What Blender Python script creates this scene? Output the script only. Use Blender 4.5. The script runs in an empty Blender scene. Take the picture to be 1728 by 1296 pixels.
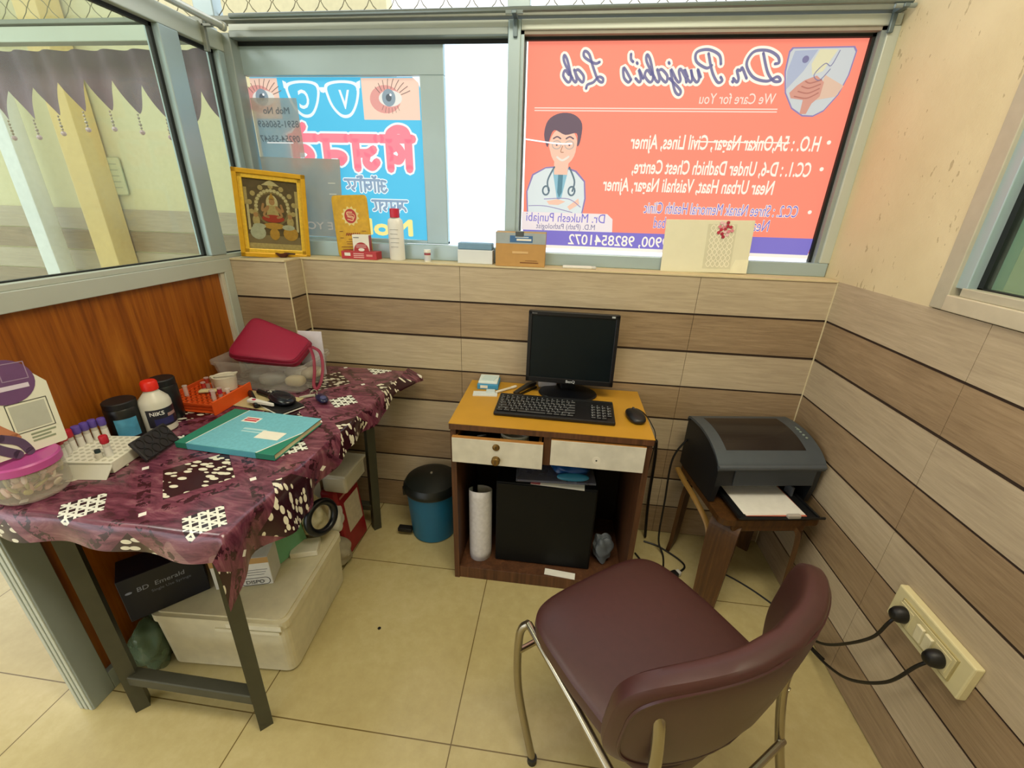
import bpy, bmesh, math, random
from mathutils import Matrix, Vector, Euler
random.seed(7)
R = math.radians
scene = bpy.context.scene
COL = scene.collection

# ------------------------------------------------------------------ camera, sky, lamps, exposure
cam_d = bpy.data.cameras.new('camera')
cam = bpy.data.objects.new('camera', cam_d); COL.objects.link(cam)
F_PX, TILT, YAW, ROLL = 719.08, 0.397304, 0.110053, 0.029039
def _cam_rot():
    rx = Matrix.Rotation(TILT, 3, 'X'); ry = Matrix.Rotation(YAW, 3, 'Y'); rz = Matrix.Rotation(ROLL, 3, 'Z')
    base = Matrix(((1, 0, 0), (0, 0, -1), (0, 1, 0)))
    w2c = rz @ rx @ ry @ base
    return Matrix((w2c[0], -w2c[1], -w2c[2])).transposed()
cam.matrix_world = Matrix.Translation((0, 0, 1.4)) @ _cam_rot().to_4x4()
cam_d.sensor_width = 36; cam_d.lens = 36 * F_PX / 1728; cam_d.clip_start = .02
scene.camera = cam
world = bpy.data.worlds.new('sky'); scene.world = world; world.use_nodes = True
bgn = world.node_tree.nodes['Background']
bgn.inputs[0].default_value = (.93, .97, 1, 1); bgn.inputs[1].default_value = 2.0
def area(name, loc, rot, sx, sy, power, col):
    d = bpy.data.lights.new(name, 'AREA'); d.shape = 'RECTANGLE'; d.size = sx; d.size_y = sy; d.energy = power; d.color = col
    o = bpy.data.objects.new(name, d); COL.objects.link(o); o.location = loc; o.rotation_euler = rot
    return o
area('overhead_fill', (.15, .25, 2.72), (R(4), 0, 0), 1.5, .5, 34, (1, .90, .70))  # unseen fill light added overhead to brighten the room
area('corridor_fill', (-2.3, .6, 2.72), (0, 0, 0), .8, .8, 22, (1, .97, .9))  # unseen fill light added to brighten the side beyond the partition
vs = scene.view_settings
scene.display_settings.display_device = 'sRGB'
vs.view_transform = 'Standard'; vs.look = 'None'; vs.gamma = 1; vs.use_curve_mapping = False
vs.exposure = .15
scene.cycles.max_bounces = 8
scene.cycles.transparent_max_bounces = 16
scene.cycles.sample_clamp_indirect = 6

# ------------------------------------------------------------------ materials
def lin(c):
    if isinstance(c, str):
        c = tuple(int(c[i:i + 2], 16) / 255 for i in (0, 2, 4))
    return tuple(x / 12.92 if x <= .04045 else ((x + .055) / 1.055) ** 2.4 for x in c) + (1,)
class NT:
    def __init__(s, name):
        s.m = bpy.data.materials.new(name); s.m.use_nodes = True; s.t = s.m.node_tree
        s.b = s.t.nodes['Principled BSDF']; s.out = s.t.nodes['Material Output']
    def n(s, t, **k):
        x = s.t.nodes.new(t)
        for a, v in k.items(): setattr(x, a, v)
        return x
    def l(s, a, b): s.t.links.new(a, b)
    def put(s, sock, v):
        if isinstance(v, bpy.types.NodeSocket): s.l(v, sock)
        else: sock.default_value = v
    def ma(s, op, a, b=0, c=0):
        x = s.n('ShaderNodeMath', operation=op)
        s.put(x.inputs[0], a); s.put(x.inputs[1], b); s.put(x.inputs[2], c)
        return x.outputs[0]
    def mix(s, f, a, b):
        x = s.n('ShaderNodeMix', data_type='RGBA')
        s.put(x.inputs[0], f); s.put(x.inputs[6], a); s.put(x.inputs[7], b)
        return x.outputs[2]
    def pos(s): return s.n('ShaderNodeNewGeometry').outputs['Position']
    def obj(s): return s.n('ShaderNodeTexCoord').outputs['Object']
    def uv(s): return s.n('ShaderNodeTexCoord').outputs['UV']
    def xyz(s, v):
        x = s.n('ShaderNodeSeparateXYZ'); s.l(v, x.inputs[0]); return x.outputs
    def vec(s, v, sc=(1, 1, 1), ro=(0, 0, 0)):
        x = s.n('ShaderNodeMapping'); s.l(v, x.inputs[0]); x.inputs[3].default_value = sc; x.inputs[2].default_value = ro
        return x.outputs[0]
    def noise(s, v, scale, detail=3, rough=.5, dist=0):
        x = s.n('ShaderNodeTexNoise'); s.l(v, x.inputs[0]); x.inputs['Scale'].default_value = scale
        x.inputs['Detail'].default_value = detail; x.inputs['Roughness'].default_value = rough; x.inputs['Distortion'].default_value = dist
        return x.outputs[0]
    def ramp(s, f, stops):
        x = s.n('ShaderNodeValToRGB'); s.l(f, x.inputs[0]); e = x.color_ramp.elements
        e[0].position, e[0].color = stops[0][0], lin(stops[0][1])
        e[1].position, e[1].color = stops[-1][0], lin(stops[-1][1])
        for p, c in stops[1:-1]:
            q = e.new(p); q.color = lin(c)
        return x.outputs[0]
    def bump(s, h, st=.3, d=.002):
        x = s.n('ShaderNodeBump'); x.inputs['Strength'].default_value = st; x.inputs['Distance'].default_value = d
        s.l(h, x.inputs['Height']); s.l(x.outputs[0], s.b.inputs['Normal'])
    def set(s, **k):
        for a, v in k.items():
            s.put(s.b.inputs[{'col': 'Base Color', 'rough': 'Roughness', 'metal': 'Metallic', 'spec': 'Specular IOR Level', 'alpha': 'Alpha', 'em': 'Emission Color', 'es': 'Emission Strength', 'coat': 'Coat Weight', 'trans': 'Transmission Weight'}[a]], v)
_mc = {}
def mat(c, rough=.55, metal=0, var=.08, scale=30, alpha=1, spec=.5, coat=0, em=0, bump=0):
    key = (c, rough, metal, var, scale, alpha, spec, coat, em, bump)
    if key in _mc: return _mc[key]
    t = NT('paint_' + c)
    base = lin(c)
    nz = t.noise(t.obj(), scale, 3)
    dark = tuple(x * (1 - 1.6 * var) for x in base[:3]) + (1,)
    light = tuple(min(1, x * (1 + 1.0 * var)) for x in base[:3]) + (1,)
    col = t.mix(nz, dark, light)
    t.set(col=col, rough=rough, metal=metal, spec=spec, coat=coat, alpha=alpha)
    if em:
        t.set(em=base, es=em); k = .3
        t.set(col=t.mix(nz, tuple(x * k for x in dark[:3]) + (1,), tuple(x * k for x in light[:3]) + (1,)))
    if bump: t.bump(nz, bump)
    _mc[key] = t.m
    return t.m
def glass(name, tint='e8f4f0', refl=.10, veil=.0, veilcol='d8e0d8'):
    t = NT(name)
    tr = t.n('ShaderNodeBsdfTransparent'); tr.inputs[0].default_value = lin(tint)
    gl = t.n('ShaderNodeBsdfGlossy'); gl.inputs['Roughness'].default_value = .03
    fr = t.n('ShaderNodeFresnel'); fr.inputs[0].default_value = 1.5
    a = t.n('ShaderNodeMixShader'); back = t.n('ShaderNodeNewGeometry').outputs['Backfacing']
    f = t.ma('MULTIPLY', t.ma('MULTIPLY', fr.outputs[0], refl * 10), t.ma('SUBTRACT', 1, back))
    t.l(f, a.inputs[0]); t.l(tr.outputs[0], a.inputs[1]); t.l(gl.outputs[0], a.inputs[2])
    res = a
    if veil:
        d = t.n('ShaderNodeBsdfDiffuse'); d.inputs[0].default_value = lin(veilcol)
        b = t.n('ShaderNodeMixShader')
        nz = t.noise(t.pos(), 6, 3)
        t.l(t.ma('MULTIPLY', nz, veil * 2), b.inputs[0]); t.l(a.outputs[0], b.inputs[1]); t.l(d.outputs[0], b.inputs[2]); res = b
    t.l(res.outputs[0], t.out.inputs[0])
    return t.m
def tile_mat(name, stops):
    t = NT(name); p = t.pos()
    s = t.vec(p, (5, 5, 70)); n1 = t.noise(s, 1.6, 5, .65, .6)
    big = t.noise(t.vec(p, (1.6, 1.6, 5)), 1.3, 2)
    f = t.ma('ADD', t.ma('MULTIPLY', n1, .7), t.ma('MULTIPLY', big, .3))
    t.set(col=t.ramp(f, stops), rough=.38, spec=.35); t.bump(n1, .22, .002)
    return t.m
TILE_L = tile_mat('tile_light_oak', [(.3, 'a4947d'), (.5, 'b3a389'), (.7, 'c2b399')])
TILE_D = tile_mat('tile_dark_oak', [(.3, '806b53'), (.5, '957f63'), (.72, 'a99274')])
GROUT_D = mat('352519', .8); GROUT_L = mat('cfc3a0', .8)
def floor_mat():
    t = NT('floor_vitrified_tile'); p = t.pos(); x = t.xyz(p)
    def ln(c, o, w):
        f = t.ma('FRACT', t.ma('DIVIDE', t.ma('SUBTRACT', c, o - 60 * w), w))
        return t.ma('LESS_THAN', t.ma('ABSOLUTE', t.ma('SUBTRACT', f, .5)), .5 - .0017 / w)
    ok = t.ma('MULTIPLY', ln(x[0], -.219, .595), ln(x[1], .689, .608))
    big = t.noise(p, 2.2, 3); fine = t.noise(p, 26, 4, .7)
    f = t.ma('ADD', t.ma('MULTIPLY', big, .6), t.ma('MULTIPLY', fine, .4))
    c = t.ramp(f, [(.3, 'ab9c6c'), (.5, 'b6a877'), (.7, 'c2b588')])
    t.set(col=t.mix(ok, lin('6a5932'), c), rough=.22, spec=.45); t.bump(ok, .3, .002)
    return t.m
FLOOR = floor_mat()
def plaster_mat():
    t = NT('cream_plaster'); p = t.pos(); n1 = t.noise(p, 3, 4); n2 = t.noise(t.vec(p, (1, 1, .4), (0, .5, 0)), 60, 3, .6)
    chips = t.ma('GREATER_THAN', t.ma('ADD', n2, t.ma('MULTIPLY', t.noise(p, 5, 2), .35)), .86)
    c = t.ramp(n1, [(.3, 'cdbf98'), (.7, 'dccfa9')])
    t.set(col=t.mix(t.ma('MULTIPLY', chips, .5), c, lin('8d7c58')), rough=.75); t.bump(t.noise(p, 25, 5, .65), .5, .004)
    return t.m
PLASTER = plaster_mat()
def wood_mat(name, stops, axis=2, s=28, rough=.4):
    t = NT(name); p = t.pos(); sc = [s, s, s]; sc[axis] = 1.6
    n1 = t.noise(t.vec(p, tuple(sc)), 1.0, 5, .62, .9)
    n2 = t.noise(t.vec(p, tuple(v * 4 for v in sc)), 1.0, 2)
    f = t.ma('ADD', t.ma('MULTIPLY', n1, .75), t.ma('MULTIPLY', n2, .25))
    t.set(col=t.ramp(f, stops), rough=rough, spec=.4); t.bump(n2, .15)
    return t.m
VENEER = wood_mat('orange_teak_veneer', [(.32, '632f08'), (.46, '8c4c10'), (.58, '9d5b17'), (.74, 'b06d22')])
ALU = mat('c0c8bf', .42, .3, .06, 6); ALU_D = mat('98a3a2', .45, .3, .08, 6); ALU_B = mat('a8bcc2', .4, .35, .06, 6)
RUBBER = mat('0c1212', .6); DARK = mat('0b0b0c', .5); WHITE = mat('e4e2d8', .5); CHROME = mat('b9b6a8', .18, 1, .05)
PAPER = mat('e6e4dc', .7); BLACKP = mat('121416', .35, spec=.5)

# ------------------------------------------------------------------ mesh collector
def Tm(loc=(0, 0, 0), rz=0, rx=0, ry=0):
    return Matrix.Translation(loc) @ Euler((R(rx), R(ry), R(rz)), 'XYZ').to_matrix().to_4x4()
WM = {}
def wm(o): return WM.get(o.name, Matrix.Identity(4))
class MB:
    def __init__(s, T=None): s.v = []; s.f = []; s.m = []; s.sm = []; s.mats = []; s.T = T or Matrix.Identity(4); s.uv = None
    def mi(s, m):
        if m not in s.mats: s.mats.append(m)
        return s.mats.index(m)
    def add(s, vs, fs, m, smooth=False, M=None):
        k = len(s.v); X = s.T @ M if M else s.T; i = s.mi(m)
        s.v += [X @ Vector(v) for v in vs]
        for f in fs: s.f.append(tuple(k + a for a in f)); s.m.append(i); s.sm.append(smooth)
        return s
    def bm(s, b, m, smooth=False, M=None):
        b.verts.index_update()
        s.add([v.co for v in b.verts], [[v.index for v in f.verts] for f in b.faces], m, smooth, M); b.free(); return s
    def box(s, c, d, m, bev=0, M=None, seg=2):
        b = bmesh.new(); bmesh.ops.create_cube(b, size=1)
        for v in b.verts: v.co = Vector((v.co.x * d[0] + c[0], v.co.y * d[1] + c[1], v.co.z * d[2] + c[2]))
        if bev: bmesh.ops.bevel(b, geom=b.edges[:], offset=min(bev, min(d) * .49), segments=seg, affect='EDGES', profile=.5)
        return s.bm(b, m, False, M)
    def b2(s, lo, hi, m, bev=0, M=None):
        return s.box([(a + b) / 2 for a, b in zip(lo, hi)], [abs(b - a) for a, b in zip(lo, hi)], m, bev, M)
    def prism(s, pts, z0, z1, m, M=None, smooth=False):
        n = len(pts)
        vs = [(x, y, z0) for x, y in pts] + [(x, y, z1) for x, y in pts]
        fs = [tuple(range(n))[::-1], tuple(range(n, 2 * n))] + [(i, (i + 1) % n, n + (i + 1) % n, n + i) for i in range(n)]
        return s.add(vs, fs, m, smooth, M)
    def lathe(s, prof, m, M=None, seg=28, smooth=True, sy=1):
        vs = []; fs = []
        for r, z in prof:
            for k in range(seg):
                a = 2 * math.pi * k / seg; vs.append((r * math.cos(a), r * sy * math.sin(a), z))
        for i in range(len(prof) - 1):
            for k in range(seg):
                k2 = (k + 1) % seg; fs.append((i * seg + k, i * seg + k2, (i + 1) * seg + k2, (i + 1) * seg + k))
        fs.append(tuple(range(seg))[::-1]); fs.append(tuple((len(prof) - 1) * seg + k for k in range(seg)))
        return s.add(vs, fs, m, smooth, M)
    def tube(s, pts, r, m, seg=8, M=None, cyc=False, flat=1.0):
        P = [Vector(p) for p in pts]; n = len(P); vs = []; fs = []; up = None
        for i in range(n):
            a = P[(i - 1) % n] if (i or cyc) else P[0]; b = P[(i + 1) % n] if (i < n - 1 or cyc) else P[-1]
            t = (b - a).normalized()
            if up is None:
                up = Vector((0, 0, 1)) if abs(t.z) < .9 else Vector((1, 0, 0))
            up = (up - t * up.dot(t)).normalized(); sd = t.cross(up)
            rr = r[i] if isinstance(r, (list, tuple)) else r
            for k in range(seg):
                an = 2 * math.pi * k / seg; vs.append(P[i] + sd * (math.cos(an) * rr) + up * (math.sin(an) * rr * flat))
        for i in range(n if cyc else n - 1):
            for k in range(seg):
                k2 = (k + 1) % seg; j = (i + 1) % n
                fs.append((i * seg + k, i * seg + k2, j * seg + k2, j * seg + k))
        if not cyc: fs.append(tuple(range(seg))[::-1]); fs.append(tuple((n - 1) * seg + k for k in range(seg)))
        return s.add(vs, fs, m, True, M)
    def grid(s, fn, nu, nv, m, smooth=True, M=None):
        vs = [fn(i / nu, j / nv) for j in range(nv + 1) for i in range(nu + 1)]
        fs = [(j * (nu + 1) + i, j * (nu + 1) + i + 1, (j + 1) * (nu + 1) + i + 1, (j + 1) * (nu + 1) + i) for j in range(nv) for i in range(nu)]
        return s.add(vs, fs, m, smooth, M)
    def pillow(s, w, h, t, e, m, M=None, fn=None, rings=9, seg=56, pw=2.6, low=1.0):
        """a padded shape of superellipse outline w x h, thickness t; fn bends the points"""
        def out(a):
            c, d = math.cos(a), math.sin(a)
            return (w / 2 * math.copysign(abs(c) ** (2 / e), c), h / 2 * math.copysign(abs(d) ** (2 / e), d))
        vs = []; fs = []
        rs = [math.sin(math.pi / 2 * i / rings) for i in range(rings + 1)]
        lay = [(q, -1) for q in rs[1:]] + [(q, 1) for q in rs[1:-1][::-1]]
        for q, sg in lay:
            z = t / 2 * (max(0, 1 - q ** pw)) ** (1 / pw) * sg * (low if sg < 0 else 1)
            for k in range(seg):
                x, y = out(2 * math.pi * k / seg); vs.append((x * q, y * q, z))
        for i in range(len(lay) - 1):
            for k in range(seg):
                k2 = (k + 1) % seg; fs.append((i * seg + k, i * seg + k2, (i + 1) * seg + k2, (i + 1) * seg + k))
        b0 = len(vs); vs.append((0, 0, -t / 2 * low)); vs.append((0, 0, t / 2)); L = (len(lay) - 1) * seg
        for k in range(seg):
            k2 = (k + 1) % seg; fs.append((b0, k2, k)); fs.append((b0 + 1, L + k, L + k2))
        if fn: vs = [fn(*v) for v in vs]
        return s.add(vs, fs, m, True, M)
    def disc(s, r, m, M=None, seg=24, th=.001, sy=1):
        return s.lathe([(r, 0), (r, th)], m, M, seg, False, sy)
    def text(s, txt, size, m, M=None, bold=0, shear=0, align='LEFT', th=.0006, xs=1):
        vs, fs = text_mesh(txt, bold, shear, align)
        return s.add([(x * size * xs, y * size, th) for x, y in vs], fs, m, False, M)
    def build(s, name, parent=None, origin=None, smooth_angle=35):
        me = bpy.data.meshes.new(name); W = Matrix.Identity(4)
        if parent is not None: W = wm(parent)
        elif origin is not None: W = Matrix.Translation(origin)
        I = W.inverted(); me.from_pydata([I @ v for v in s.v], [], s.f)
        for m in s.mats: me.materials.append(m)
        me.polygons.foreach_set('material_index', s.m); me.polygons.foreach_set('use_smooth', s.sm)
        if any(s.sm):
            b = bmesh.new(); b.from_mesh(me)
            for e in b.edges:
                if len(e.link_faces) == 2 and e.calc_face_angle(0) > R(smooth_angle): e.smooth = False
            b.to_mesh(me); b.free()
        if s.uv:
            u = me.uv_layers.new(name='UVMap')
            for lp in me.loops: u.data[lp.index].uv = s.uv[lp.vertex_index]
        me.update()
        o = bpy.data.objects.new(name, me); COL.objects.link(o)
        if parent is not None: o.parent = parent; WM[o.name] = W
        else: o.matrix_world = W; WM[o.name] = W.copy()
        return o
_tc = {}
def text_mesh(txt, bold=0, shear=0, align='LEFT'):
    k = (txt, bold, shear, align)
    if k not in _tc:
        c = bpy.data.curves.new('lettering', 'FONT'); c.body = txt; c.size = 1; c.shear = shear; c.align_x = align; c.offset = bold; c.resolution_u = 3
        o = bpy.data.objects.new('lettering', c); COL.objects.link(o)
        dg = bpy.context.evaluated_depsgraph_get(); me = bpy.data.meshes.new_from_object(o.evaluated_get(dg))
        _tc[k] = ([(v.co.x, v.co.y) for v in me.vertices], [tuple(p.vertices) for p in me.polygons])
        bpy.data.objects.remove(o); bpy.data.curves.remove(c); bpy.data.meshes.remove(me)
    return _tc[k]
def cr(P, n=6, cyc=False):
    P = [Vector(p) for p in P]; out = []; N = len(P)
    for i in range(N if cyc else N - 1):
        g = lambda k: P[k % N] if cyc else P[max(0, min(N - 1, k))]
        a, b, c, d = g(i - 1), g(i), g(i + 1), g(i + 2)
        for q in range(n):
            t = q / n; out.append(.5 * ((2 * b) + (c - a) * t + (2 * a - 5 * b + 4 * c - d) * t * t + (3 * b - a - 3 * c + d) * t ** 3))
    if not cyc: out.append(P[-1])
    return out
def tag(o, label, cat, group=None):
    o['label'] = label; o['category'] = cat
    if group: o['group'] = group
    return o
def thing(name, label, cat, loc=(0, 0, 0), rz=0, group=None):
    o = bpy.data.objects.new(name, None); COL.objects.link(o); o.empty_display_size = .05
    o.location = loc; o.rotation_euler = (0, 0, R(rz)); WM[o.name] = Tm(loc, rz)
    return tag(o, label, cat, group)
def struct(o): o['kind'] = 'structure'; return o
def copy_tree(o, parent=None):
    c = o.copy(); COL.objects.link(c); c.parent = parent; WM[c.name] = wm(o)
    for ch in list(o.children): copy_tree(ch, c)
    return c
def rrect(w, h, r, n=5, x0=0, y0=0):
    out = []
    for cx, cy, a0 in ((w / 2 - r, h / 2 - r, 0), (-w / 2 + r, h / 2 - r, 90), (-w / 2 + r, -h / 2 + r, 180), (w / 2 - r, -h / 2 + r, 270)):
        for k in range(n + 1):
            a = R(a0 + 90 * k / n); out.append((x0 + cx + r * math.cos(a), y0 + cy + r * math.sin(a)))
    return out
# ------------------------------------------------------------------ the setting
RX90 = Matrix.Rotation(math.pi / 2, 4, 'X'); RXm = RX90 @ Matrix.Diagonal((-1, 1, 1, 1))
def sheetT(y): return Matrix.Translation((0, y, 0)) @ RX90           # local x,y -> world x,z ; local z -> towards the room
XR, YB, YP, XP = .966, 1.657, 1.553, -1.275
m = MB(); m.b2((-5.2, -3, -.05), (1.6, 5, 0), FLOOR); floor = struct(m.build('floor'))
m = MB(); m.disc(.006, DARK, Tm((-.56, 1.001, 0)), 14, .0006); m.build('floor_hole', floor)
m = MB(); m.b2((-5.2, -1.6, 2.85), (1.2, 1.80, 2.9), mat('d9d4c4', .8)); struct(m.build('ceiling'))
PITCH = .1483
def planks(mb, a0, a1, place, ztop=1.177, joints=()):
    """rows of planks; place(lo_a, hi_a, z0, z1, depth, material)"""
    for k in range(8):
        z0, z1 = k * PITCH + .0040, min(ztop, (k + 1) * PITCH - .0040)
        if k in (2, 4, 6): z0 += .002
        cuts = [a0] + [j for j in joints if a0 < j < a1] + [a1]
        for i in range(len(cuts) - 1):
            place(cuts[i] + (.0008 if i else 0), cuts[i + 1] - (.0008 if i < len(cuts) - 2 else 0), z0, z1, TILE_L if k % 2 else TILE_D)
m = MB(); m.b2((-1.33, YB + .004, 0), (XR + .06, 1.80, 1.174), GROUT_D)
planks(m, -1.052, XR, lambda a, b, z0, z1, mt: m.b2((a, YB, z0), (b, YB + .006, z1), mt), joints=(-.40, .50))
m.b2((XR - .003, YB - .003, 0), (XR + .001, YB, 1.177), GROUT_L); m.b2((-1.049, YB - .003, 0), (-1.044, YB, 1.177), GROUT_L)
struct(m.build('wall_back'))
m = MB(); m.b2((-1.33, YP + .004, 0), (-1.054, YB + .01, 1.174), GROUT_D)
planks(m, -1.33, -1.0515, lambda a, b, z0, z1, mt: m.b2((a, YP, z0), (b, YP + .006, z1), mt))
planks(m, YP, YB, lambda a, b, z0, z1, mt: m.b2((-1.056, a + .004, z0), (-1.050, b, z1), mt))
m.b2((-1.0525, YP - .001, 0), (-1.049, YP + .003, 1.177), GROUT_L)
struct(m.build('wall_pier'))
m = MB(); m.b2((XR + .004, -1.6, 0), (XR + .06, YB, 1.18), GROUT_D)
planks(m, -1.6, YB, lambda a, b, z0, z1, mt: m.b2((XR, a, z0), (XR + .006, b, z1), mt), ztop=1.181, joints=(-.2, .40, 1.06))
m.b2((XR + .001, 1.235, 1.181), (1.06, 1.85, 2.86), PLASTER); m.b2((XR + .004, -1.6, 2.25), (1.06, 1.235, 2.86), PLASTER)
m.b2((XR + .004, -1.6, 1.181), (1.06, -.45, 2.25), PLASTER)
struct(m.build('wall_right'))
m = MB(); CREAM = mat('cdbd96', .7)
m.b2((-1.275, YB - .004, 1.1775), (XR, 1.80, 1.184), CREAM, .001); m.b2((-1.275, YP - .004, 1.1775), (-1.052, YB, 1.184), CREAM, .001)
struct(m.build('trim_1'))
m = MB(); m.b2((-1.0, -1.65, 0), (1.06, -1.6, 2.85), PLASTER); m.b2((-5.2, -1.65, 2.1), (-1.0, -1.6, 2.85), PLASTER); struct(m.build('wall_rear_added'))  # unseen wall added to hold back light from behind the camera
# left partition: aluminium frame, veneer panel, two panes
wl = bpy.data.objects.new('wall_left', None); COL.objects.link(wl); struct(wl); wl.location = (XP, .635, 0); WM[wl.name] = Tm((XP, .635, 0))
X0, X1 = XP - .05, XP
m = MB(); m.b2((X0 + .012, .69, .05), (X1 - .018, 1.52, 1.14), VENEER); m.build('wood_panel', wl)
m = MB(); m.b2((X0, .635, 0), (X1, .697, 2.55), ALU_D, .002)
for k in range(3): m.b2((X0 + .004 + .0155 * k, .632, 0), (X0 + .0145 + .0155 * k, .636, 2.55), ALU, .001)
m.build('end_post', wl)
m = MB(); m.b2((X0, 1.512, 0), (X1, YP - .001, 1.137), ALU, .002); m.b2((X1 - .02, 1.497, .05), (X1 - .006, 1.513, 1.136), mat('c4bfae', .5), .002); m.build('corner_post', wl)
m = MB(); m.b2((X0, .697, .0), (X1, 1.512, .07), ALU_D, .002); m.build('bottom_rail', wl)
m = MB(); m.b2((X0, .697, 1.136), (X1, 1.552, 1.184), ALU, .002); m.b2((X0, .697, 1.184), (X1 - .004, 1.80, 1.200), ALU, .002); m.build('middle_rail', wl)
m = MB(); m.b2((X0, .697, 1.882), (X1, 1.80, 1.94), ALU, .003); m.build('top_rail', wl)
m = MB(); m.b2((X0, 1.470, 1.200), (X1, 1.545, 1.882), ALU_B, .003); m.build('mullion', wl)
m = MB(); m.b2((X0, 1.715, 1.200), (X1, 1.745, 1.882), ALU_B, .003); m.b2((X0, 1.745, 1.184), (X1 + .03, 1.80, 1.94), ALU_D, .003); m.build('wall_post', wl)
GLASS = glass('clear_glass', 'eef6f0', .05, .07)
for a, b in ((.697, 1.470), (1.545, 1.715)):
    m = MB(); m.b2((XP - .032, a, 1.2), (XP - .027, b, 1.882), GLASS); m.build('glass_pane', wl)
    m = MB(); g = .011
    for lo, hi in (((a, 1.2), (b, 1.2 + .004)), ((a, 1.882 - g), (b, 1.882)), ((a, 1.2), (a + g, 1.882)), ((b - g, 1.2), (b, 1.882))):
        m.b2((XP - .034, lo[0], lo[1]), (XP - .022, hi[0], hi[1]), RUBBER)
    m.build('rubber_seal', wl)
# window on the left of the facade: fixed frame, sliding sash, glass
w1 = bpy.data.objects.new('window_1', None); COL.objects.link(w1); struct(w1); w1.location = (-.75, 1.745, 1.184); WM[w1.name] = Tm((-.75, 1.745, 1.184))
m = MB(); m.b2((-1.245, 1.745, 1.184), (-.24, 1.785, 1.243), ALU_B, .003); m.b2((-1.245, 1.745, 1.925), (-.24, 1.82, 1.945), ALU_D, .002)
m.b2((-1.245, 1.750, 1.945), (-.24, 1.82, 1.966), ALU, .002); m.b2((-.24, 1.745, 1.184), (-.197, 1.82, 1.966), ALU_B, .004); m.build('window_frame', w1)
m = MB(); m.b2((-1.25, 1.79, 1.823), (-.476, 1.815, 1.922), ALU_B, .002); m.b2((-.566, 1.788, 1.243), (-.476, 1.817, 1.823), ALU_B, .004); m.b2((-1.25, 1.79, 1.243), (-.476, 1.815, 1.256), ALU_B, .002)
m.b2((-1.25, 1.786, 1.912), (-.24, 1.79, 1.925), RUBBER); m.build('sash', w1)
m = MB(); m.b2((-.476, 1.800, 1.243), (-.24, 1.804, 1.925), glass('pane_glass', 'f4fbff', .02)); m.build('glass_pane', w1)
w2 = bpy.data.objects.new('window_2', None); COL.objects.link(w2); struct(w2); w2.location = (.37, 1.745, 1.184); WM[w2.name] = Tm((.37, 1.745, 1.184))
m = MB(); m.b2((-.197, 1.745, 1.184), (.965, 1.785, 1.232), ALU_B, .003); m.b2((-.197, 1.745, 1.936), (.965, 1.82, 1.966), ALU, .003); m.b2((.932, 1.745, 1.232), (.968, 1.82, 1.936), ALU, .003)
m.b2((-.197, 1.752, 1.926), (.932, 1.80, 1.936), mat('9b9488', .5)); m.b2((.918, 1.752, 1.232), (.932, 1.80, 1.936), ALU_D); m.b2((-.197, 1.752, 1.232), (-.186, 1.80, 1.936), ALU_B); m.build('window_frame', w2)
m = MB(); m.b2((-.186, 1.774, 1.917), (.918, 1.79, 1.926), RUBBER); m.b2((.908, 1.774, 1.232), (.918, 1.79, 1.926), RUBBER); m.b2((-.186, 1.776, 1.232), (-.180, 1.79, 1.926), mat('5c6970', .5)); m.build('rubber_seal', w2)
m = MB(); m.b2((-.186, 1.792, 1.232), (.918, 1.795, 1.926), glass('sun_glass', 'ffffff', .02)); m.build('glass_pane', w2)
# lintel strip with the expanded metal grille above it
m = MB(); m.b2((-3.6, 1.745, 1.974), (.97, 1.80, 1.988), mat('8b9189', .5, .3), .002); m.b2((-3.6, 1.75, 1.920), (-1.325, 1.80, 1.968), ALU, .003)
for a in (-1.365, -.245): m.b2((a, 1.75, 1.988), (a + .075, 1.80, 2.5), ALU_B, .003)
m.b2((-3.6, 1.75, 2.5), (.97, 1.80, 2.85), ALU)
struct(m.build('trim_2'))
m = MB(); st = mat('8f8a72', .5, .5); dx, dz = .0445, .043
for i in range(int(4.5 / dx)):
    xx = -3.55 + i * dx; pts = []
    for k in range(9): pts.append((xx + (dx * .46 if k % 2 else -dx * .46) * (1 if i % 2 else -1), 1.776, 1.99 + k * dz))
    m.tube(cr(pts, 3), .0017, st, 4)
struct(m.build('window_grille'))
# window in the right wall
w3 = bpy.data.objects.new('window_3', None); COL.objects.link(w3); struct(w3); w3.location = (XR, .4, 1.184); WM[w3.name] = Tm((XR, .4, 1.184))
m = MB(); FR = mat('b9b49f', .5, .2)
m.b2((XR - .006, 1.195, 1.184), (1.05, 1.240, 2.25), FR, .002); m.b2((XR + .004, 1.165, 1.24), (1.05, 1.198, 2.25), ALU_B, .002)
m.b2((XR - .008, -.45, 1.184), (1.05, 1.198, 1.222), mat('c9c0a8', .5, .2), .002); m.b2((XR + .002, -.45, 1.222), (1.05, 1.175, 1.243), FR, .002); m.build('window_frame', w3)
m = MB(); m.b2((.992, 1.150, 1.243), (1.01, 1.167, 2.25), RUBBER); m.b2((.992, -.45, 1.241), (1.01, 1.167, 1.246), RUBBER); m.build('rubber_seal', w3)
m = MB(); m.b2((1.0, -.45, 1.243), (1.004, 1.165, 2.25), glass('side_glass', 'e4efe2', .06, .05)); m.build('glass_pane', w3)
m = MB(); m.b2((1.85, -1, 0), (1.9, 1.85, 2.85), mat('c8cfb0', .8)); m.b2((1.06, 1.80, 0), (1.9, 1.85, 2.85), mat('c8cfb0', .8)); struct(m.build('wall_side_room'))
CURT = mat('c3dedd', .8)
def cfold(u, v):
    return (1.13 + .018 * math.sin(u * 38) + .01 * math.sin(u * 17 + 1), 1.02 - u * 1.3 + (.10 * (1 - v)), .9 + v * 1.35)
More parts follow.
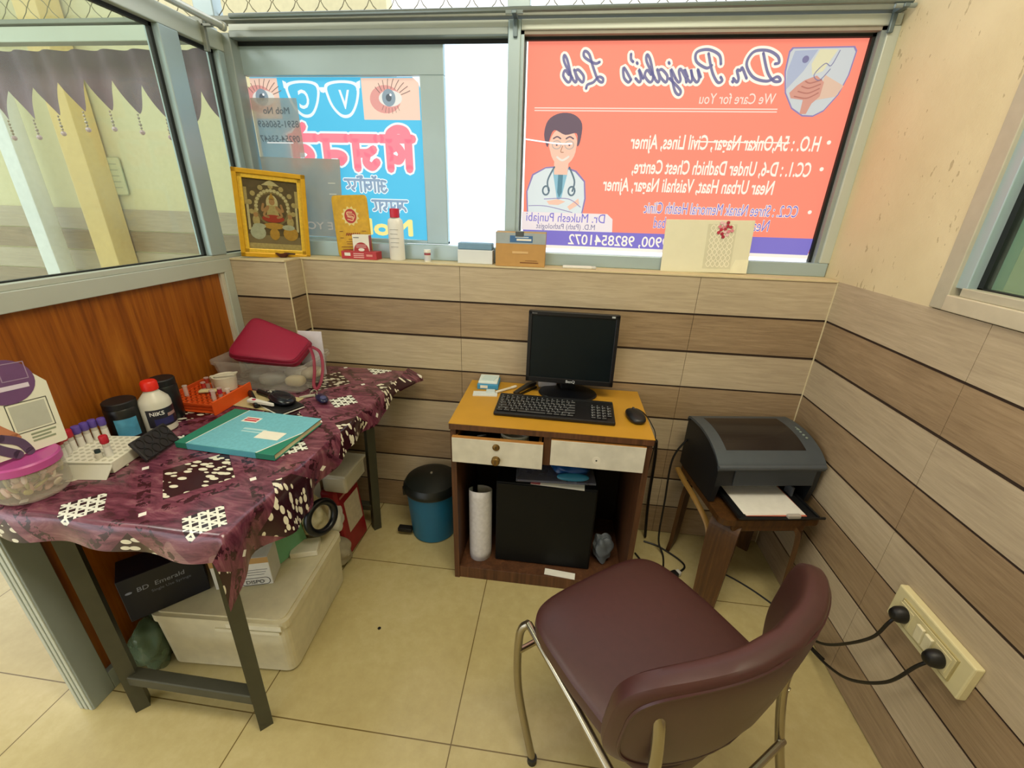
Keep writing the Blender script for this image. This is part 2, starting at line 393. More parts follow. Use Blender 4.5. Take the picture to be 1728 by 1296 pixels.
m = MB(); m.grid(cfold, 70, 4, CURT); tag(m.build('curtain', origin=(1.13, .4, .9)), 'pale blue curtain hanging behind the right wall window glass', 'curtain')
# what stands beyond the partition glass
m = MB(); m.b2((-5.2, 3.2, 0), (-1.2, 3.3, 3.2), mat('d8cfa6', .8))
planks(m, -5.2, -1.2, lambda a, b, z0, z1, mt: m.b2((a, 3.19, z0 * 1.09), (b, 3.2, z1 * 1.09), mt), ztop=1.187)
struct(m.build('wall_outside'))
m = MB(); m.b2((-3.60, 3.02, 0), (-3.43, 3.18, 3), mat('dcbf7e', .7), .004); struct(m.build('pillar_cream'))
m = MB(); m.b2((-4.05, 2.98, 0), (-3.93, 3.1, 3), mat('e9ecea', .6), .004); struct(m.build('pillar_white'))
m = MB(sheetT(3.185)); m.prism(rrect(.17, .26, .02, 4, -3.42, 1.52), 0, .003, mat('aeb38f', .7)); m.prism(rrect(.16, .25, .016, 4, -3.42, 1.52), .003, .004, mat('cfcca4', .7))
for k in range(5): m.b2((-3.48, 1.44 + .04 * k, .004), (-3.37, 1.446 + .04 * k, .0045), mat('a5a78a'))
tag(m.build('notice_board', origin=(-3.42, 3.185, 1.52)), 'rounded paper notice on the cream wall beyond the partition glass', 'notice')
# ------------------------------------------------------------------ things hung at the windows
def em(c, e=.8): return mat(c, .6, em=e, var=.03, scale=4)  # glow put into the colour, standing in for daylight through the sheets
# curtain rods
r = thing('curtain_rod', 'long grey steel curtain rod above both back windows', 'curtain rod', (-.1, 1.705, 1.975))
m = MB(); m.tube([(-1.2, 1.705, 1.972), (.955, 1.705, 1.982)], .008, mat('7f8a88', .35, .7), 10); m.build('rod', r)
for bx in (-.215, .935):
    m = MB(); m.b2((bx - .007, 1.735, 1.915), (bx + .007, 1.745, 1.985), mat('6f7f86', .4, .6), .002); m.b2((bx - .008, 1.69, 1.962), (bx + .008, 1.745, 1.972), mat('6f7f86', .4, .6), .002)
    m.tube([(bx - .028, 1.70, 1.968), (bx + .028, 1.70, 1.968)], .006, mat('9aa8ac', .4, .6), 8); m.build('bracket', r)
r = thing('curtain_rod', 'pale steel curtain rod along the top of the glass partition', 'curtain rod', (-1.235, 1.2, 1.945))
m = MB(); m.tube([(-1.235, .5, 1.945), (-1.235, 1.70, 1.945)], .011, mat('c5c8bd', .35, .5), 12); m.build('rod', r)
m = MB(); m.lathe([(.010, 0), (.014, .004), (.014, .016), (.008, .022)], mat('b9bdb4', .4, .4), Tm((-1.235, 1.695, 1.945), 0, -90)); m.build('end_cap', r)
m = MB(); m.b2((-1.277, 1.648, 1.86), (-1.262, 1.662, 1.95), mat('8e938c', .4, .5), .002); m.b2((-1.27, 1.648, 1.928), (-1.235, 1.662, 1.936), mat('8e938c', .4, .5), .001); m.build('bracket', r)
# purple scalloped valance with bead drops beyond the glass
VAL = mat('7a6472', .8, var=.2, scale=9); BEAD = mat('a08f80', .3, .2)
v = thing('valance', 'dusty purple pointed valance with bead drops beyond the partition glass', 'curtain', (-2.1, 1.86, 1.9))
N = 10; xs0, xs1 = -2.62, -1.36; low = []
def vz(u):
    f = (u * N) % 1; tri = abs(f - .5) * 2
    return 1.70 + .105 * tri ** 1.3 - .02 * math.sin(u * 9)
m = MB(); m.grid(lambda u, w: (xs0 + (xs1 - xs0) * u, 1.86 + .012 * math.sin(u * 60), 1.925 + (vz(u) - 1.925) * w), 160, 8, VAL); m.build('cloth', v)
for k in range(N):
    u = (k + .5) / N; x = xs0 + (xs1 - xs0) * u; z = vz(u); mm = MB()
    for j, (rr, dz) in enumerate(((.004, .004), (.005, .016), (.004, .028), (.006, .04), (.005, .052), (.010, .068))):
        mm.lathe([(.0005, -rr), (rr * .7, -rr * .7), (rr, 0), (rr * .7, rr * .7), (.0005, rr)], BEAD if j < 5 else mat('b79aa0', .3), Tm((x, 1.86, z - dz)), 8)
    mm.tube([(x, 1.86, z), (x, 1.86, z - .07)], .0008, BEAD, 4); mm.build('bead_drop', v)
# ---- red banner, seen from behind so all its lettering is mirrored
YR = 1.789; SR = sheetT(YR)
RED = em('f08470', .86); WH = em('f2e9dd', .8); WH2 = em('f4d3c8', .85); INK = em('78769c', .75); BLU = em('7a70c4', .8); OUT = em('8c7fb0', .75); SKIN = em('e6bda8', .8); COAT = em('d6e0e2', .75); HAIR = em('6a5868', .7); TEAL = em('86b6c8', .8)
ban = tag((lambda q: q.build('banner', origin=(.37, YR, 1.58)))(MB(SR).prism([(-.172, 1.246), (.908, 1.243), (.914, 1.921), (-.176, 1.921)], 0, .001, RED)), 'red laboratory banner covering the right window, lettering seen mirrored', 'banner')
def ink(mb, txt, xr, z, size, mt, bold=0, shear=0, th=.003, width=None, sheet=None, xs=1):
    """mirrored line of text starting at xr and running to smaller x"""
    if width:
        vs, _ = text_mesh(txt, 0, shear, 'LEFT'); xs = width / (max(x for x, y in vs) * size)
    if 'M' in txt and bold:                                        # widen by small shifts, the font's own widening closes its M
        for k in range(8):
            dx, dy = bold * size * math.cos(k * .785), bold * size * math.sin(k * .785)
            mb.add([(xr - x * size * xs + dx, z + y * size + dy, th + .00003 * (k + 1)) for x, y in text_mesh(txt, 0, shear, 'LEFT')[0]], text_mesh(txt, 0, shear, 'LEFT')[1], mt)
        bold = 0
    mb.add([(xr - x * size * xs, z + y * size, th) for x, y in text_mesh(txt, bold, shear, 'LEFT')[0]], text_mesh(txt, bold, shear, 'LEFT')[1], mt)
GL = {
 'a': ([[(.9, .85), (.55, 1), (.12, .5), (.3, 0), (.7, .35), (.95, 1)], [(.95, 1), (.85, .3), (1.02, 0), (1.3, .3)]], 1.25),
 'b': ([[(0, .3), (.55, 1.6), (.45, 2.15), (.22, 1.7), (.15, .4), (.5, 0), (.88, .5), (.62, .95), (.3, .6)]], 1.05),
 'i': ([[(0, .3), (.3, 1), (.22, .3), (.4, 0), (.7, .3)], [(.36, 1.45), (.40, 1.55)]], .68),
 'j': ([[(0, .3), (.35, 1), (.2, -.6), (-.15, -1), (-.3, -.6), (.55, .3)], [(.42, 1.45), (.46, 1.55)]], .6),
 'n': ([[(0, .4), (.22, 1), (.15, 0)], [(.15, .3), (.52, 1), (.72, .85), (.66, .2), (.85, 0), (1.1, .3)]], 1.08),
 'u': ([[(0, .4), (.2, 1), (.15, .3), (.4, 0), (.7, .4), (.8, 1), (.75, .3), (.95, 0), (1.2, .3)]], 1.15),
 's': ([[(0, .2), (.5, 1.15), (.62, .4), (.3, 0), (.05, .15)]], .8),
 'r': ([[(0, .3), (.25, 1.1), (.4, .9), (.65, .92), (.6, .3), (.75, 0), (1, .3)]], .95),
 '.': ([[(.1, 0), (.14, .08)]], .4), "'": ([[(.15, 2.2), (.2, 1.8), (.05, 1.6)]], .45), ' ': ([], 1.0),
 'D': ([[(.9, 2.2), (.7, .8), (.3, .1), (-.2, .1), (0, .42), (.8, .08), (1.8, .4), (2.2, 1.4), (1.6, 2.3), (.6, 2.4), (-.1, 2.0), (-.2, 1.5), (.1, 1.4)]], 2.3),
 'P': ([[(.9, 2.2), (.7, .8), (.3, 0), (-.1, .1), (0, .4)], [(-.1, 1.4), (0, 2.1), (.9, 2.5), (1.9, 2.3), (2.0, 1.6), (1.2, 1.1), (.7, 1.3)]], 1.75),
 'L': ([[(.1, 1.6), (.6, 1.5), (1.5, 2.0), (1.4, 2.45), (1.0, 2.2), (.8, 1.2), (.5, .2), (.1, 0), (0, .3), (.4, .42), (1.0, 0), (1.6, -.2), (1.8, -.5)]], 1.75)}
_st = [0]
def ribbon(mb, pts, w, z, mt):
    _st[0] = (_st[0] + 1) % 12; z = z + _st[0] * .00004
    P = cr([(x, y, 0) for x, y in pts], 7); n = len(P); vs = []; fs = []
    for i in range(n):
        t = (P[min(i + 1, n - 1)] - P[max(i - 1, 0)]); t.normalize(); nn = Vector((-t.y, t.x, 0)) * w
        vs += [tuple(P[i] + nn)[:2] + (z,), tuple(P[i] - nn)[:2] + (z,)]
        if i: fs.append((2 * i - 2, 2 * i - 1, 2 * i + 1, 2 * i))
    mb.add(vs, fs, mt)
    for e in (P[0], P[-1]): mb.add([(e.x + w * math.cos(a * .7854), e.y + w * math.sin(a * .7854), z) for a in range(8)], [tuple(range(8))], mt)
def sm(pts): return [(p.x, p.y) for p in cr([(x, y, 0) for x, y in pts], 4, True)]
def script(mb, txt, xr, z, s, mt, w, th, width):
    tot = sum(GL[c][1] for c in txt); k = width / (tot * s); x = 0
    for c in txt:
        for st_ in GL[c][0]:
            ribbon(mb, [(xr - (x + px + .28 * (py - .5)) * s * k, z + py * s) for px, py in st_], w, th, mt)
        x += GL[c][1]
m = MB(SR)
for txt, xr, wd in (('Dr.', .655, .155), ("Punjabi's", .475, .325), ('Lab', .085, .14)):
    script(m, txt, xr, 1.80, .036, WH, .0118, .0016, wd)
    script(m, txt, xr, 1.80, .036, INK, .0043, .0024, wd)
m.build('script_title', ban)
m = MB(SR)
ink(m, 'We Care for You', .665, 1.738, .044, WH2, .004, width=.245)
for z in (1.722, 1.714): m.b2((-.145, z, .001), (.68, z + .003, .002), WH2)
for z, t_, xr, xl in ((1.600, 'H.O. : 5A,Onkar Nagar, Civil Lines, Ajmer', .846, .207), (1.520, 'CC.1. : D-6, Under Dadhich Chest Centre,', .838, .223), (1.460, 'Near Urban Haat, Vaishali Nagar, Ajmer', .73, .124)):
    ink(m, t_, xr, z, .064, WH, .018, width=xr - xl)
for z in (1.627, 1.545, 1.405): m.disc(.0065, WH, Matrix.Translation((.872, z, .001)), 14)
m.b2((.43, 1.622, .003), (.745, 1.626, .0036), WH)
for t_, xr, xl, z in (('CC.2. : Shree Nanak Memorial Health Clinic', .832, .285, 1.386), ('Nea', .746, .685, 1.335), ('bad', .372, .328, 1.335)):
    ink(m, t_, xr, z, .056, WH, .03, width=xr - xl, th=.0022); ink(m, t_, xr, z, 0.056, BLU, 0, width=xr - xl)
m.build('address_lines', ban)
m = MB(SR); m.prism([(-.178, 1.312), (-.178, 1.378), (.15, 1.378), (.172, 1.36), (.176, 1.312)], .0012, .002, em('e4dadc', .8)); ink(m, 'Dr. Mukesh Punjabi', .146, 1.345, .046, BLU, 0, width=.306); ink(m, 'M.D. (Path) Pathologist', .11, 1.319, .028, INK, 0, width=.23); m.build('name_plate', ban)
m = MB(SR); m.prism([(-.172, 1.246), (.908, 1.243), (.909, 1.262), (-.172, 1.262)], .001, .0018, WH); m.prism([(-.172, 1.258), (.905, 1.256), (.912, 1.315), (-.172, 1.312)], .0018, .0024, BLU); ink(m, '99900, 9828541072', .42, 1.264, .054, WH, .010, width=.41); m.build('phone_strip', ban)
# emblem: clasped hands on a pale shield
m = MB(SR); cx, cz = .783, 1.80
def shield(k): return [(cx + k * x, cz + k * z) for x, z in [(-.100, .095), (.088, .097), (.098, .085), (.094, .02), (.078, -.035), (.045, -.082), (.015, -.098), (-.02, -.097), (-.06, -.075), (-.092, -.03), (-.108, .03), (-.108, .085)]]
m.prism(shield(1), .001, .0016, OUT); m.prism(shield(.955), .0016, .0022, em('c6ccd0', .72))
m.prism([(cx - .10 * .9, cz - .02), (cx - .05, cz + .03), (cx - .02, cz + .088), (cx - .09, cz + .085), (cx - .1, cz + .03)], .0022, .0026, em('aab4cc', .72))
m.prism([(cx - .015, cz + .088), (cx + .04, cz + .088), (cx + .01, cz + .03), (cx - .02, cz + .02), (cx - .03, cz + .05)], .0022, .0028, em('d8d4b2', .74))
m.prism([(cx + .02, cz + .02), (cx + .085, cz - .01), (cx + .07, cz - .04), (cx + .01, cz - .05)], .0026, .003, em('d6b8a4', .75))
m.prism([(cx - .04, cz + .005), (cx - .005, cz + .018), (cx + .022, cz), (cx + .02, cz - .04), (cx, cz - .06), (cx - .01, cz - .09), (cx - .03, cz - .09), (cx - .03, cz - .05), (cx - .07, cz - .045), (cx - .078, cz - .03), (cx - .06, cz - .01)], .0030, .0034, em('cc9486', .75))
for k in range(4): ribbon(m, [(cx - .06 + .008 * k, cz - .04 + .014 * k), (cx - .02, cz - .045 + .014 * k), (cx + .012, cz - .03 + .012 * k)], .0018, .004, em('b4766c', .7))
ribbon(m, [(cx + .045, cz + .085), (cx + .03, cz + .045), (cx + .01, cz + .05), (cx - .015, cz + .02), (cx + .005, cz + .005), (cx + .03, cz + .035)], .0012, .0045, INK)
m.disc(.010, INK, Matrix.Translation((cx - .052, cz + .062, .003)), 14); m.build('emblem', ban)
# plain cartoon of a doctor in a white coat
m = MB(SR); hx, hz = -.034, 1.60
m.prism([(hx - .125, 1.378), (hx - .13, 1.45), (hx - .11, 1.51), (hx - .06, 1.535), (hx, 1.54), (hx + .055, 1.525), (hx + .09, 1.49), (hx + .098, 1.43), (hx + .09, 1.378)], .0012, .0018, OUT)
m.prism([(hx - .12, 1.378), (hx - .125, 1.45), (hx - .105, 1.506), (hx - .06, 1.53), (hx, 1.535), (hx + .05, 1.52), (hx + .085, 1.487), (hx + .092, 1.43), (hx + .085, 1.378)], .0018, .0022, COAT)
m.prism([(hx - .035, 1.53), (hx + .025, 1.53), (hx + .005, 1.43), (hx - .01, 1.42)], .0022, .0025, TEAL); m.prism([(hx - .012, 1.52), (hx + .006, 1.52), (hx + .006, 1.45), (hx - .004, 1.43), (hx - .012, 1.45)], .0025, .0028, em('5f93a8', .55))
m.prism([(hx - .028, 1.51), (hx + .022, 1.51), (hx + .024, 1.56), (hx - .03, 1.56)], .0026, .003, SKIN)
m.prism([(hx + .052 * math.cos(a) * (1 if math.sin(a) > 0 else .92), hz + .002 + .062 * math.sin(a)) for a in [2 * math.pi * k / 24 for k in range(24)]], .003, .0034, SKIN)
m.prism(sm([(hx - .058, hz + .0), (hx - .072, hz + .04), (hx - .06, hz + .085), (hx - .02, hz + .107), (hx + .03, hz + .104), (hx + .062, hz + .075), (hx + .06, hz + .02), (hx + .05, hz + .005), (hx + .046, hz + .045), (hx + .005, hz + .04), (hx - .035, hz + .055), (hx - .05, hz + .03)]), .0034, .0038, HAIR)
for sx in (-.024, .022):
    ribbon(m, [(hx + sx + .016 * math.cos(a), hz + .008 + .013 * math.sin(a)) for a in [2 * math.pi * k / 10 for k in range(11)]], .0016, .0042, em('c9b9b4', .6))
    m.disc(.0035, HAIR, Matrix.Translation((hx + sx, hz + .008, .0038)), 10); ribbon(m, [(hx + sx - .013, hz + .028), (hx + sx, hz + .034), (hx + sx + .013, hz + .028)], .0022, .0042, HAIR)
ribbon(m, [(hx - .02, hz - .032), (hx, hz - .042), (hx + .022, hz - .03)], .0035, .0042, em('f6efe6', .6)); ribbon(m, [(hx - .002, hz + .004), (hx - .008, hz - .014), (hx + .002, hz - .016)], .0014, .0042, em('c99078', .5))
for sg in (-1, 1): ribbon(m, [(hx + sg * .028, 1.535), (hx + sg * .05, 1.49), (hx + sg * .045, 1.455)], .003, .0034, em('6f8798', .5))
for sx in (-.055, .042): ribbon(m, [(hx + sx + .012 * math.cos(a), 1.455 + .015 * math.sin(a)) for a in [2 * math.pi * k / 10 for k in range(11)]], .003, .0034, em('6f8798', .5))
m.prism([(hx - .12, 1.395), (hx - .06, 1.425), (hx + .02, 1.425), (hx + .03, 1.41), (hx - .02, 1.392), (hx + .02, 1.38), (hx - .12, 1.378)], .0028, .003, COAT); m.prism([(hx - .05, 1.418), (hx - .01, 1.426), (hx + .022, 1.418), (hx - .005, 1.405), (hx - .04, 1.406)], .003, .0034, SKIN); m.prism([(hx + .03, 1.40), (hx + .07, 1.43), (hx + .075, 1.41), (hx + .04, 1.388)], .003, .0034, SKIN)
ribbon(m, [(hx - .118, 1.40), (hx - .05, 1.40), (hx + .05, 1.38)], .0012, .0036, OUT); ribbon(m, [(hx - .06, 1.425), (hx + .03, 1.428), (hx + .08, 1.40)], .0012, .0036, OUT); m.build('doctor_drawing', ban)
m = MB(SR); ribbon(m, [(-.176, 1.625), (-.06, 1.612), (hx + .03, 1.612)], .0022, .006, em('ffffff', 1)); m.build('scratch', ban)
# ---- blue optician's poster, mirrored
YO = 1.812; SO = sheetT(YO); CY = em('50bce4', .82); PK = em('ee8494', .85); YE = em('efe290', .85); GRB = em('8aa2bc', .8)
pos = tag(MB(SO).prism([(-1.24, 1.26), (-.566, 1.256), (-.566, 1.822), (-1.24, 1.822)], 0, .001, CY).build('poster', origin=(-.9, YO, 1.54)), 'sky blue optician poster in the left window, lettering seen mirrored', 'poster')
def oval(cx, cz, a, b, n=26): return [(cx + a * math.cos(2 * math.pi * k / n), cz + b * math.sin(2 * math.pi * k / n)) for k in range(n)]
for ex0, ex1, fl in ((-.797, -.576, 1), (-1.24, -1.13, 1)):
    m = MB(SO); m.prism([(ex0, 1.686), (ex1, 1.686), (ex1, 1.819), (ex0, 1.819)], .001, .0014, em('eccab8', .82))
    c0 = -.688 if ex1 > -.9 else -1.195
    m.prism(oval(c0 - .02, 1.752, .06, .045), .0014, .0018, em('dc9c96', .78)); m.prism(oval(c0, 1.755, .045, .026), .0018, .0022, em('e0e0da', .8)); m.prism(oval(c0 - .006, 1.757, .026, .028), .0022, .0026, em('8c9fac', .75)); m.prism(oval(c0 - .006, 1.757, .011, .012), .0026, .003, em('5a6670', .7)); m.prism(oval(c0 + .002, 1.766, .004, .004), .003, .0034, em('ffffff', .8))
    for k in range(9):
        a = R(15 + 17 * k); ribbon(m, [(c0 + .045 * math.cos(a), 1.76 + .026 * math.sin(a)), (c0 + .06 * math.cos(a) + .004, 1.762 + .042 * math.sin(a)), (c0 + .072 * math.cos(a) + .008, 1.766 + .05 * math.sin(a))], .0012, .0036, em('84706a', .7))
        if 1 < k < 8: ribbon(m, [(c0 + .04 * math.cos(a), 1.75 - .026 * math.sin(a)), (c0 + .05 * math.cos(a), 1.748 - .042 * math.sin(a))], .0008, .0036, em('84706a', .7))
    m.build('eye_photo', pos)
m = MB(SO); W9 = em('e4eff2', .82)
for c0 in (-.873, -1.03):
    o_ = cr([(c0 - .066, 1.80, 0), (c0, 1.812, 0), (c0 + .062, 1.80, 0), (c0 + .06, 1.75, 0), (c0 + .03, 1.70, 0), (c0 - .01, 1.692, 0), (c0 - .045, 1.72, 0), (c0 - .064, 1.76, 0)], 5, True)
    i_ = [Vector((c0, 1.757, 0)) + (p - Vector((c0, 1.757, 0))) * .84 for p in o_]; n = len(o_)
    m.add([tuple(p)[:2] + (.002,) for p in o_ + i_], [(k, (k + 1) % n, n + (k + 1) % n, n + k) for k in range(n)], W9)
m.prism([(-.965, 1.79), (-.935, 1.79), (-.94, 1.775), (-.95, 1.772), (-.96, 1.775)], .0012, .002, W9); m.prism([(-.815, 1.806), (-.80, 1.812), (-.802, 1.788), (-.818, 1.78)], .0012, .002, W9); m.prism([(-1.094, 1.806), (-1.108, 1.812), (-1.106, 1.788), (-1.09, 1.78)], .0012, .002, W9)
ink(m, 'V', -.848, 1.722, .085, W9, .02, xs=.75); ink(m, 'C', -1.008, 1.722, .085, W9, .02, xs=.75); m.build('spectacles_logo', pos)
m = MB(SO)
def deva(xr, z, s, mt, w, th):
    """head-line script drawn in strokes, mirrored"""
    def S(pts): ribbon(m, [(xr - x * s, z + y * s) for x, y in pts], w, th, mt)
    return S
for mt, w, th in ((W9, .023, .0016), (PK, .0155, .0024)):
    S0 = deva(-.612, 1.52, .1, mt, w, th); S = lambda pts: S0([(x * 1.42, y * 1.05) for x, y in pts])
    S([(.12, 0), (.12, .98)]); S([(.12, .98), (.2, 1.22), (.42, 1.28), (.62, 1.15), (.66, .98)]); S([(0, .98), (.9, .98)])         # vowel sign i
    S([(.66, 0), (.66, .98)]); S([(.66, .62), (.45, .72), (.32, .5), (.42, .28), (.66, .38)])                              # va
    S([(1.0, .98), (1.75, .98)]); S([(1.62, 0), (1.62, .98)]); S([(1.62, .5), (1.3, .5), (1.12, .62)]); S([(1.3, .5), (1.36, .2), (1.2, .05), (1.05, .2)])   # ja
    S([(1.85, .98), (2.6, .98)]); S([(2.48, 0), (2.48, .98)]); S([(2.48, .45), (2.15, .45), (2.0, .35), (2.1, .2)])     # na
    S([(2.75, .98), (3.5, .98)]); S([(3.4, 0), (3.4, .98)]); S([(3.4, .6), (3.1, .62), (2.95, .4), (3.1, .2)]); S([(3.35, 1.05), (3.1, 1.35)])
for mt, w, th in ((W9, .008, .0016), (GRB, .0045, .0024)):
    S = deva(-.728, 1.435, .042, mt, w, th)
    S([(.1, .9), (.5, .95), (.45, .55), (.2, .5)]); S([(.45, .55), (.55, .2), (.3, 0), (.05, .2)]); S([(.5, .5), (.85, .5)]); S([(.85, 0), (.85, 1)]); S([(1.2, 0), (1.2, 1)]); S([(.7, 1), (4.2, 1)]); S([(1.05, 1.3), (1.2, 1.2), (1.4, 1.3)])
    S([(1.6, .9), (1.55, .4), (1.8, .2), (2.0, .5), (1.75, .6)]); S([(2.2, 0), (2.2, 1)]); S([(2.2, .5), (2.0, .6)]); S([(2.6, 0), (2.6, 1), (2.4, 1.3), (2.9, 1.25)]); S([(3.2, 1), (3.2, .5), (3.5, .3), (3.3, .1)]); S([(3.9, 1), (3.7, .5), (4.0, .3)])
    S = deva(-.652, 1.362, .04, mt, w, th)
    S([(-.1, 1), (3.6, 1)]); S([(.4, 1), (.45, .5), (.2, .3), (.1, .1)]); S([(.9, 1), (.9, 0)]); S([(.9, .5), (.6, .6), (.7, .3), (.9, .4)]); S([(1.6, 1), (1.6, 0)]); S([(1.6, .4), (1.3, .4), (1.2, .6)]); S([(2.1, 1), (2.1, .5), (2.4, .3), (2.2, .1)]); S([(2.8, 1), (2.8, 0)]); S([(2.8, .5), (2.5, .7)]); S([(3.3, 1), (3.2, .3), (3.5, .1)])
m.build('title_lettering', pos); m = MB(SO); ink(m, 'Mob :', -.625, 1.272, .085, YE, .045, width=.30, th=.002); m.build('phone_lettering', pos)
m = MB(SO); m.prism([(-.60, 1.822), (-.566, 1.822), (-.568, 1.78), (-.578, 1.805)], .001, .003, em('ffffff', .95)); m.build('folded_corner', pos)
# two grey translucent sheets taped on the left pane
def film(name, c, f):
    t = NT(name); tr = t.n('ShaderNodeBsdfTransparent'); df = t.n('ShaderNodeBsdfTranslucent'); df.inputs[0].default_value = lin(c); d2 = t.n('ShaderNodeBsdfDiffuse'); d2.inputs[0].default_value = lin(c)
    a = t.n('ShaderNodeMixShader'); a.inputs[0].default_value = .6; t.l(df.outputs[0], a.inputs[1]); t.l(d2.outputs[0], a.inputs[2])
    b = t.n('ShaderNodeMixShader'); nz = t.noise(t.pos(), 12, 3); t.l(t.ma('ADD', t.ma('MULTIPLY', nz, .2), f - .1), b.inputs[0]); t.l(tr.outputs[0], b.inputs[1]); t.l(a.outputs[0], b.inputs[2]); t.l(b.outputs[0], t.out.inputs[0]); return t.m
FILM = film('grey_film', 'c4c2ba', .60); FILM2 = film('grey_film_dense', 'c2c0ba', .84); FTX = em('7d868c', .25)
SF = sheetT(1.794)
f1 = tag(MB(SF).prism([(-1.24, 1.55), (-1.05, 1.552), (-1.052, 1.752), (-1.24, 1.752)], 0, .001, FILM).build('notice_sheet', origin=(-1.15, 1.79, 1.65)), 'grey translucent sheet with mirrored phone numbers, upper of two on left window', 'sheet')
m = MB(SF); ink(m, 'Mob No', -1.085, 1.70, .032, FTX, .008, th=.002); m.build('heading', f1); m = MB(SF); ink(m, '8591-560669', -1.055, 1.655, .032, FTX, .008, width=.17, th=.002); m.build('phone_line', f1); m = MB(SF); ink(m, '09254-53647', -1.06, 1.605, .032, FTX, .008, width=.165, th=.002); m.build('phone_line', f1); m = MB(SF); m.b2((-1.2, 1.600, .001), (-1.09, 1.604, .002), em('ffffff', .5)); m.build('underline', f1)
SF2 = sheetT(1.790)
f2 = tag(MB(SF2).prism([(-1.24, 1.26), (-.925, 1.257), (-.905, 1.548), (-1.24, 1.552)], 0, .001, FILM2).build('notice_sheet', origin=(-1.08, 1.788, 1.4)), 'large grey translucent sheet leaning behind the gold picture frame', 'sheet')
m = MB(SF2); ink(m, 'RE YOU', -.93, 1.285, .042, em('c9c4b8', .35), .016, width=.19, th=.002); m.build('slogan', f2)
for z in (1.46, 1.42): m = MB(SF2); m.b2((-.965, z, .001), (-.935, z + .003, .002), WHITE); m.build('tape_mark', f2)
# ------------------------------------------------------------------ things on the window ledge
LZ = 1.1842
YG = mat('cf9f1c', .35, .25, .12, 40); YG2 = mat('e0b93a', .35, .25, .2, 120)
# gold frame leaning in the corner
ang = math.degrees(math.atan2(.13, .205)); TF = Matrix.Translation((-1.243, 1.578, LZ + .006)) @ Euler((0, 0, R(ang))).to_matrix().to_4x4() @ Euler((R(-2), R(4), 0)).to_matrix().to_4x4() @ RX90
pf = thing('picture_frame', 'gold framed devotional picture leaning in the left window corner', 'picture', (-1.15, 1.64, LZ)); fw, fh, fb = .243, .312, .030
def ring(mb, w, h, b, z0, z1, mt, x0=0, y0=0):
    mb.b2((x0, y0, z0), (x0 + w, y0 + b, z1), mt, .002); mb.b2((x0, y0 + h - b, z0), (x0 + w, y0 + h, z1), mt, .002); mb.b2((x0, y0, z0), (x0 + b, y0 + h, z1), mt, .002); mb.b2((x0 + w - b, y0, z0), (x0 + w, y0 + h, z1), mt, .002)
m = MB(TF); ring(m, fw, fh, fb * .55, 0, .018, YG); ring(m, fw - fb, fh - fb, .016, 0, .011, YG2, fb * .5, fb * .5)
n = 46
for k in range(n):
    m.lathe([(.0004, 0), (.002, .001), (.0004, .002)], YG2, Tm((fw - .021, fb + (fh - 2 * fb) * k / n, .011)), 6); m.lathe([(.0004, 0), (.002, .001), (.0004, .002)], YG2, Tm((.021, fb + (fh - 2 * fb) * k / n, .011)), 6)
m.build('frame', pf)
m = MB(TF); m.b2((.01, .01, 0), (fw - .01, fh - .01, .002), mat('4d3d30', .6))
m.build('back_board', pf)
m = MB(TF); A0, A1, A2, A3, A4, A5 = mat('63533f', .5, var=.3, scale=90), mat('c2b184', .5, var=.25, scale=120), mat('d9cfae', .5, var=.2, scale=120), mat('b0372f', .5), mat('bfc6c0', .5, var=.2, scale=90), mat('c79a45', .5, var=.2, scale=90)
cx, cw = fw / 2, fw - 2 * fb
m.b2((fb, fb, .002), (fw - fb, fh - fb, .003), A0); m.b2((fb, fb, .003), (fw - fb, fb + .022, .0034), A1); m.prism([(fb, fb + .02), (fw - fb, fb + .02), (fw - fb, fb + .05), (fb, fb + .055)], .003, .0032, mat('8a7a63', .5))
def el(x, y, a, b, z, mt): m.prism(oval(x, y, a, b, 18), z, z + .0004, mt)
el(cx, .185, .062, .066, .0034, mat('8d7e5c', .5, var=.3, scale=200)); el(cx, .18, .05, .055, .0038, A0)
for k in range(9):
    a = R(-20 + 220 * k / 8 + 0); el(cx + .075 * math.cos(a), .19 + .07 * math.sin(a), .0085, .009, .0040, A1)
for k in range(17):
    a = R(-10 + 200 * k / 16); el(cx + .054 * math.cos(a), .185 + .06 * math.sin(a), .006, .006, .0042, A2)
m.prism([(cx - .03, .262), (cx + .03, .262), (cx + .012, .275), (cx, .281), (cx - .012, .275)], .0042, .0046, A2)
el(cx, .2, .02, .03, .0046, A2); el(cx, .205, .010, .012, .005, mat('b98d68', .5)); m.prism([(cx - .011, .213), (cx + .011, .213), (cx, .238)], .005, .0054, A5)
m.prism([(cx - .016, .192), (cx + .016, .192), (cx + .022, .15), (cx - .022, .15)], .005, .0054, A1); el(cx, .145, .038, .014, .0054, A3)
for sg in (-1, 1):
    ribbon(m, [(cx + sg * .014, .188), (cx + sg * .034, .172), (cx + sg * .03, .195)], .004, .006, mat('b98d68', .5)); ribbon(m, [(cx + sg * .014, .184), (cx + sg * .03, .158), (cx + sg * .016, .15)], .004, .006, mat('b98d68', .5))
    el(cx + sg * .058, .135, .012, .020, .0046, A1); el(cx + sg * .058, .156, .008, .010, .005, mat('b98d68', .5)); m.prism([(cx + sg * .058 - .008, .163), (cx + sg * .058 + .008, .163), (cx + sg * .058, .182)], .005, .0054, A1)
    el(cx + sg * .056, .092, .026, .026, .005, A4 if sg < 0 else A5); el(cx + sg * .05, .115, .022, .010, .0054, A4); m.b2((cx + sg * .086 - .006, .19, .0034), (cx + sg * .086 + .006, .25, .0042), A1); m.b2((cx + sg * .082 - .004, .10, .0034), (cx + sg * .082 + .004, .19, .0038), A2)
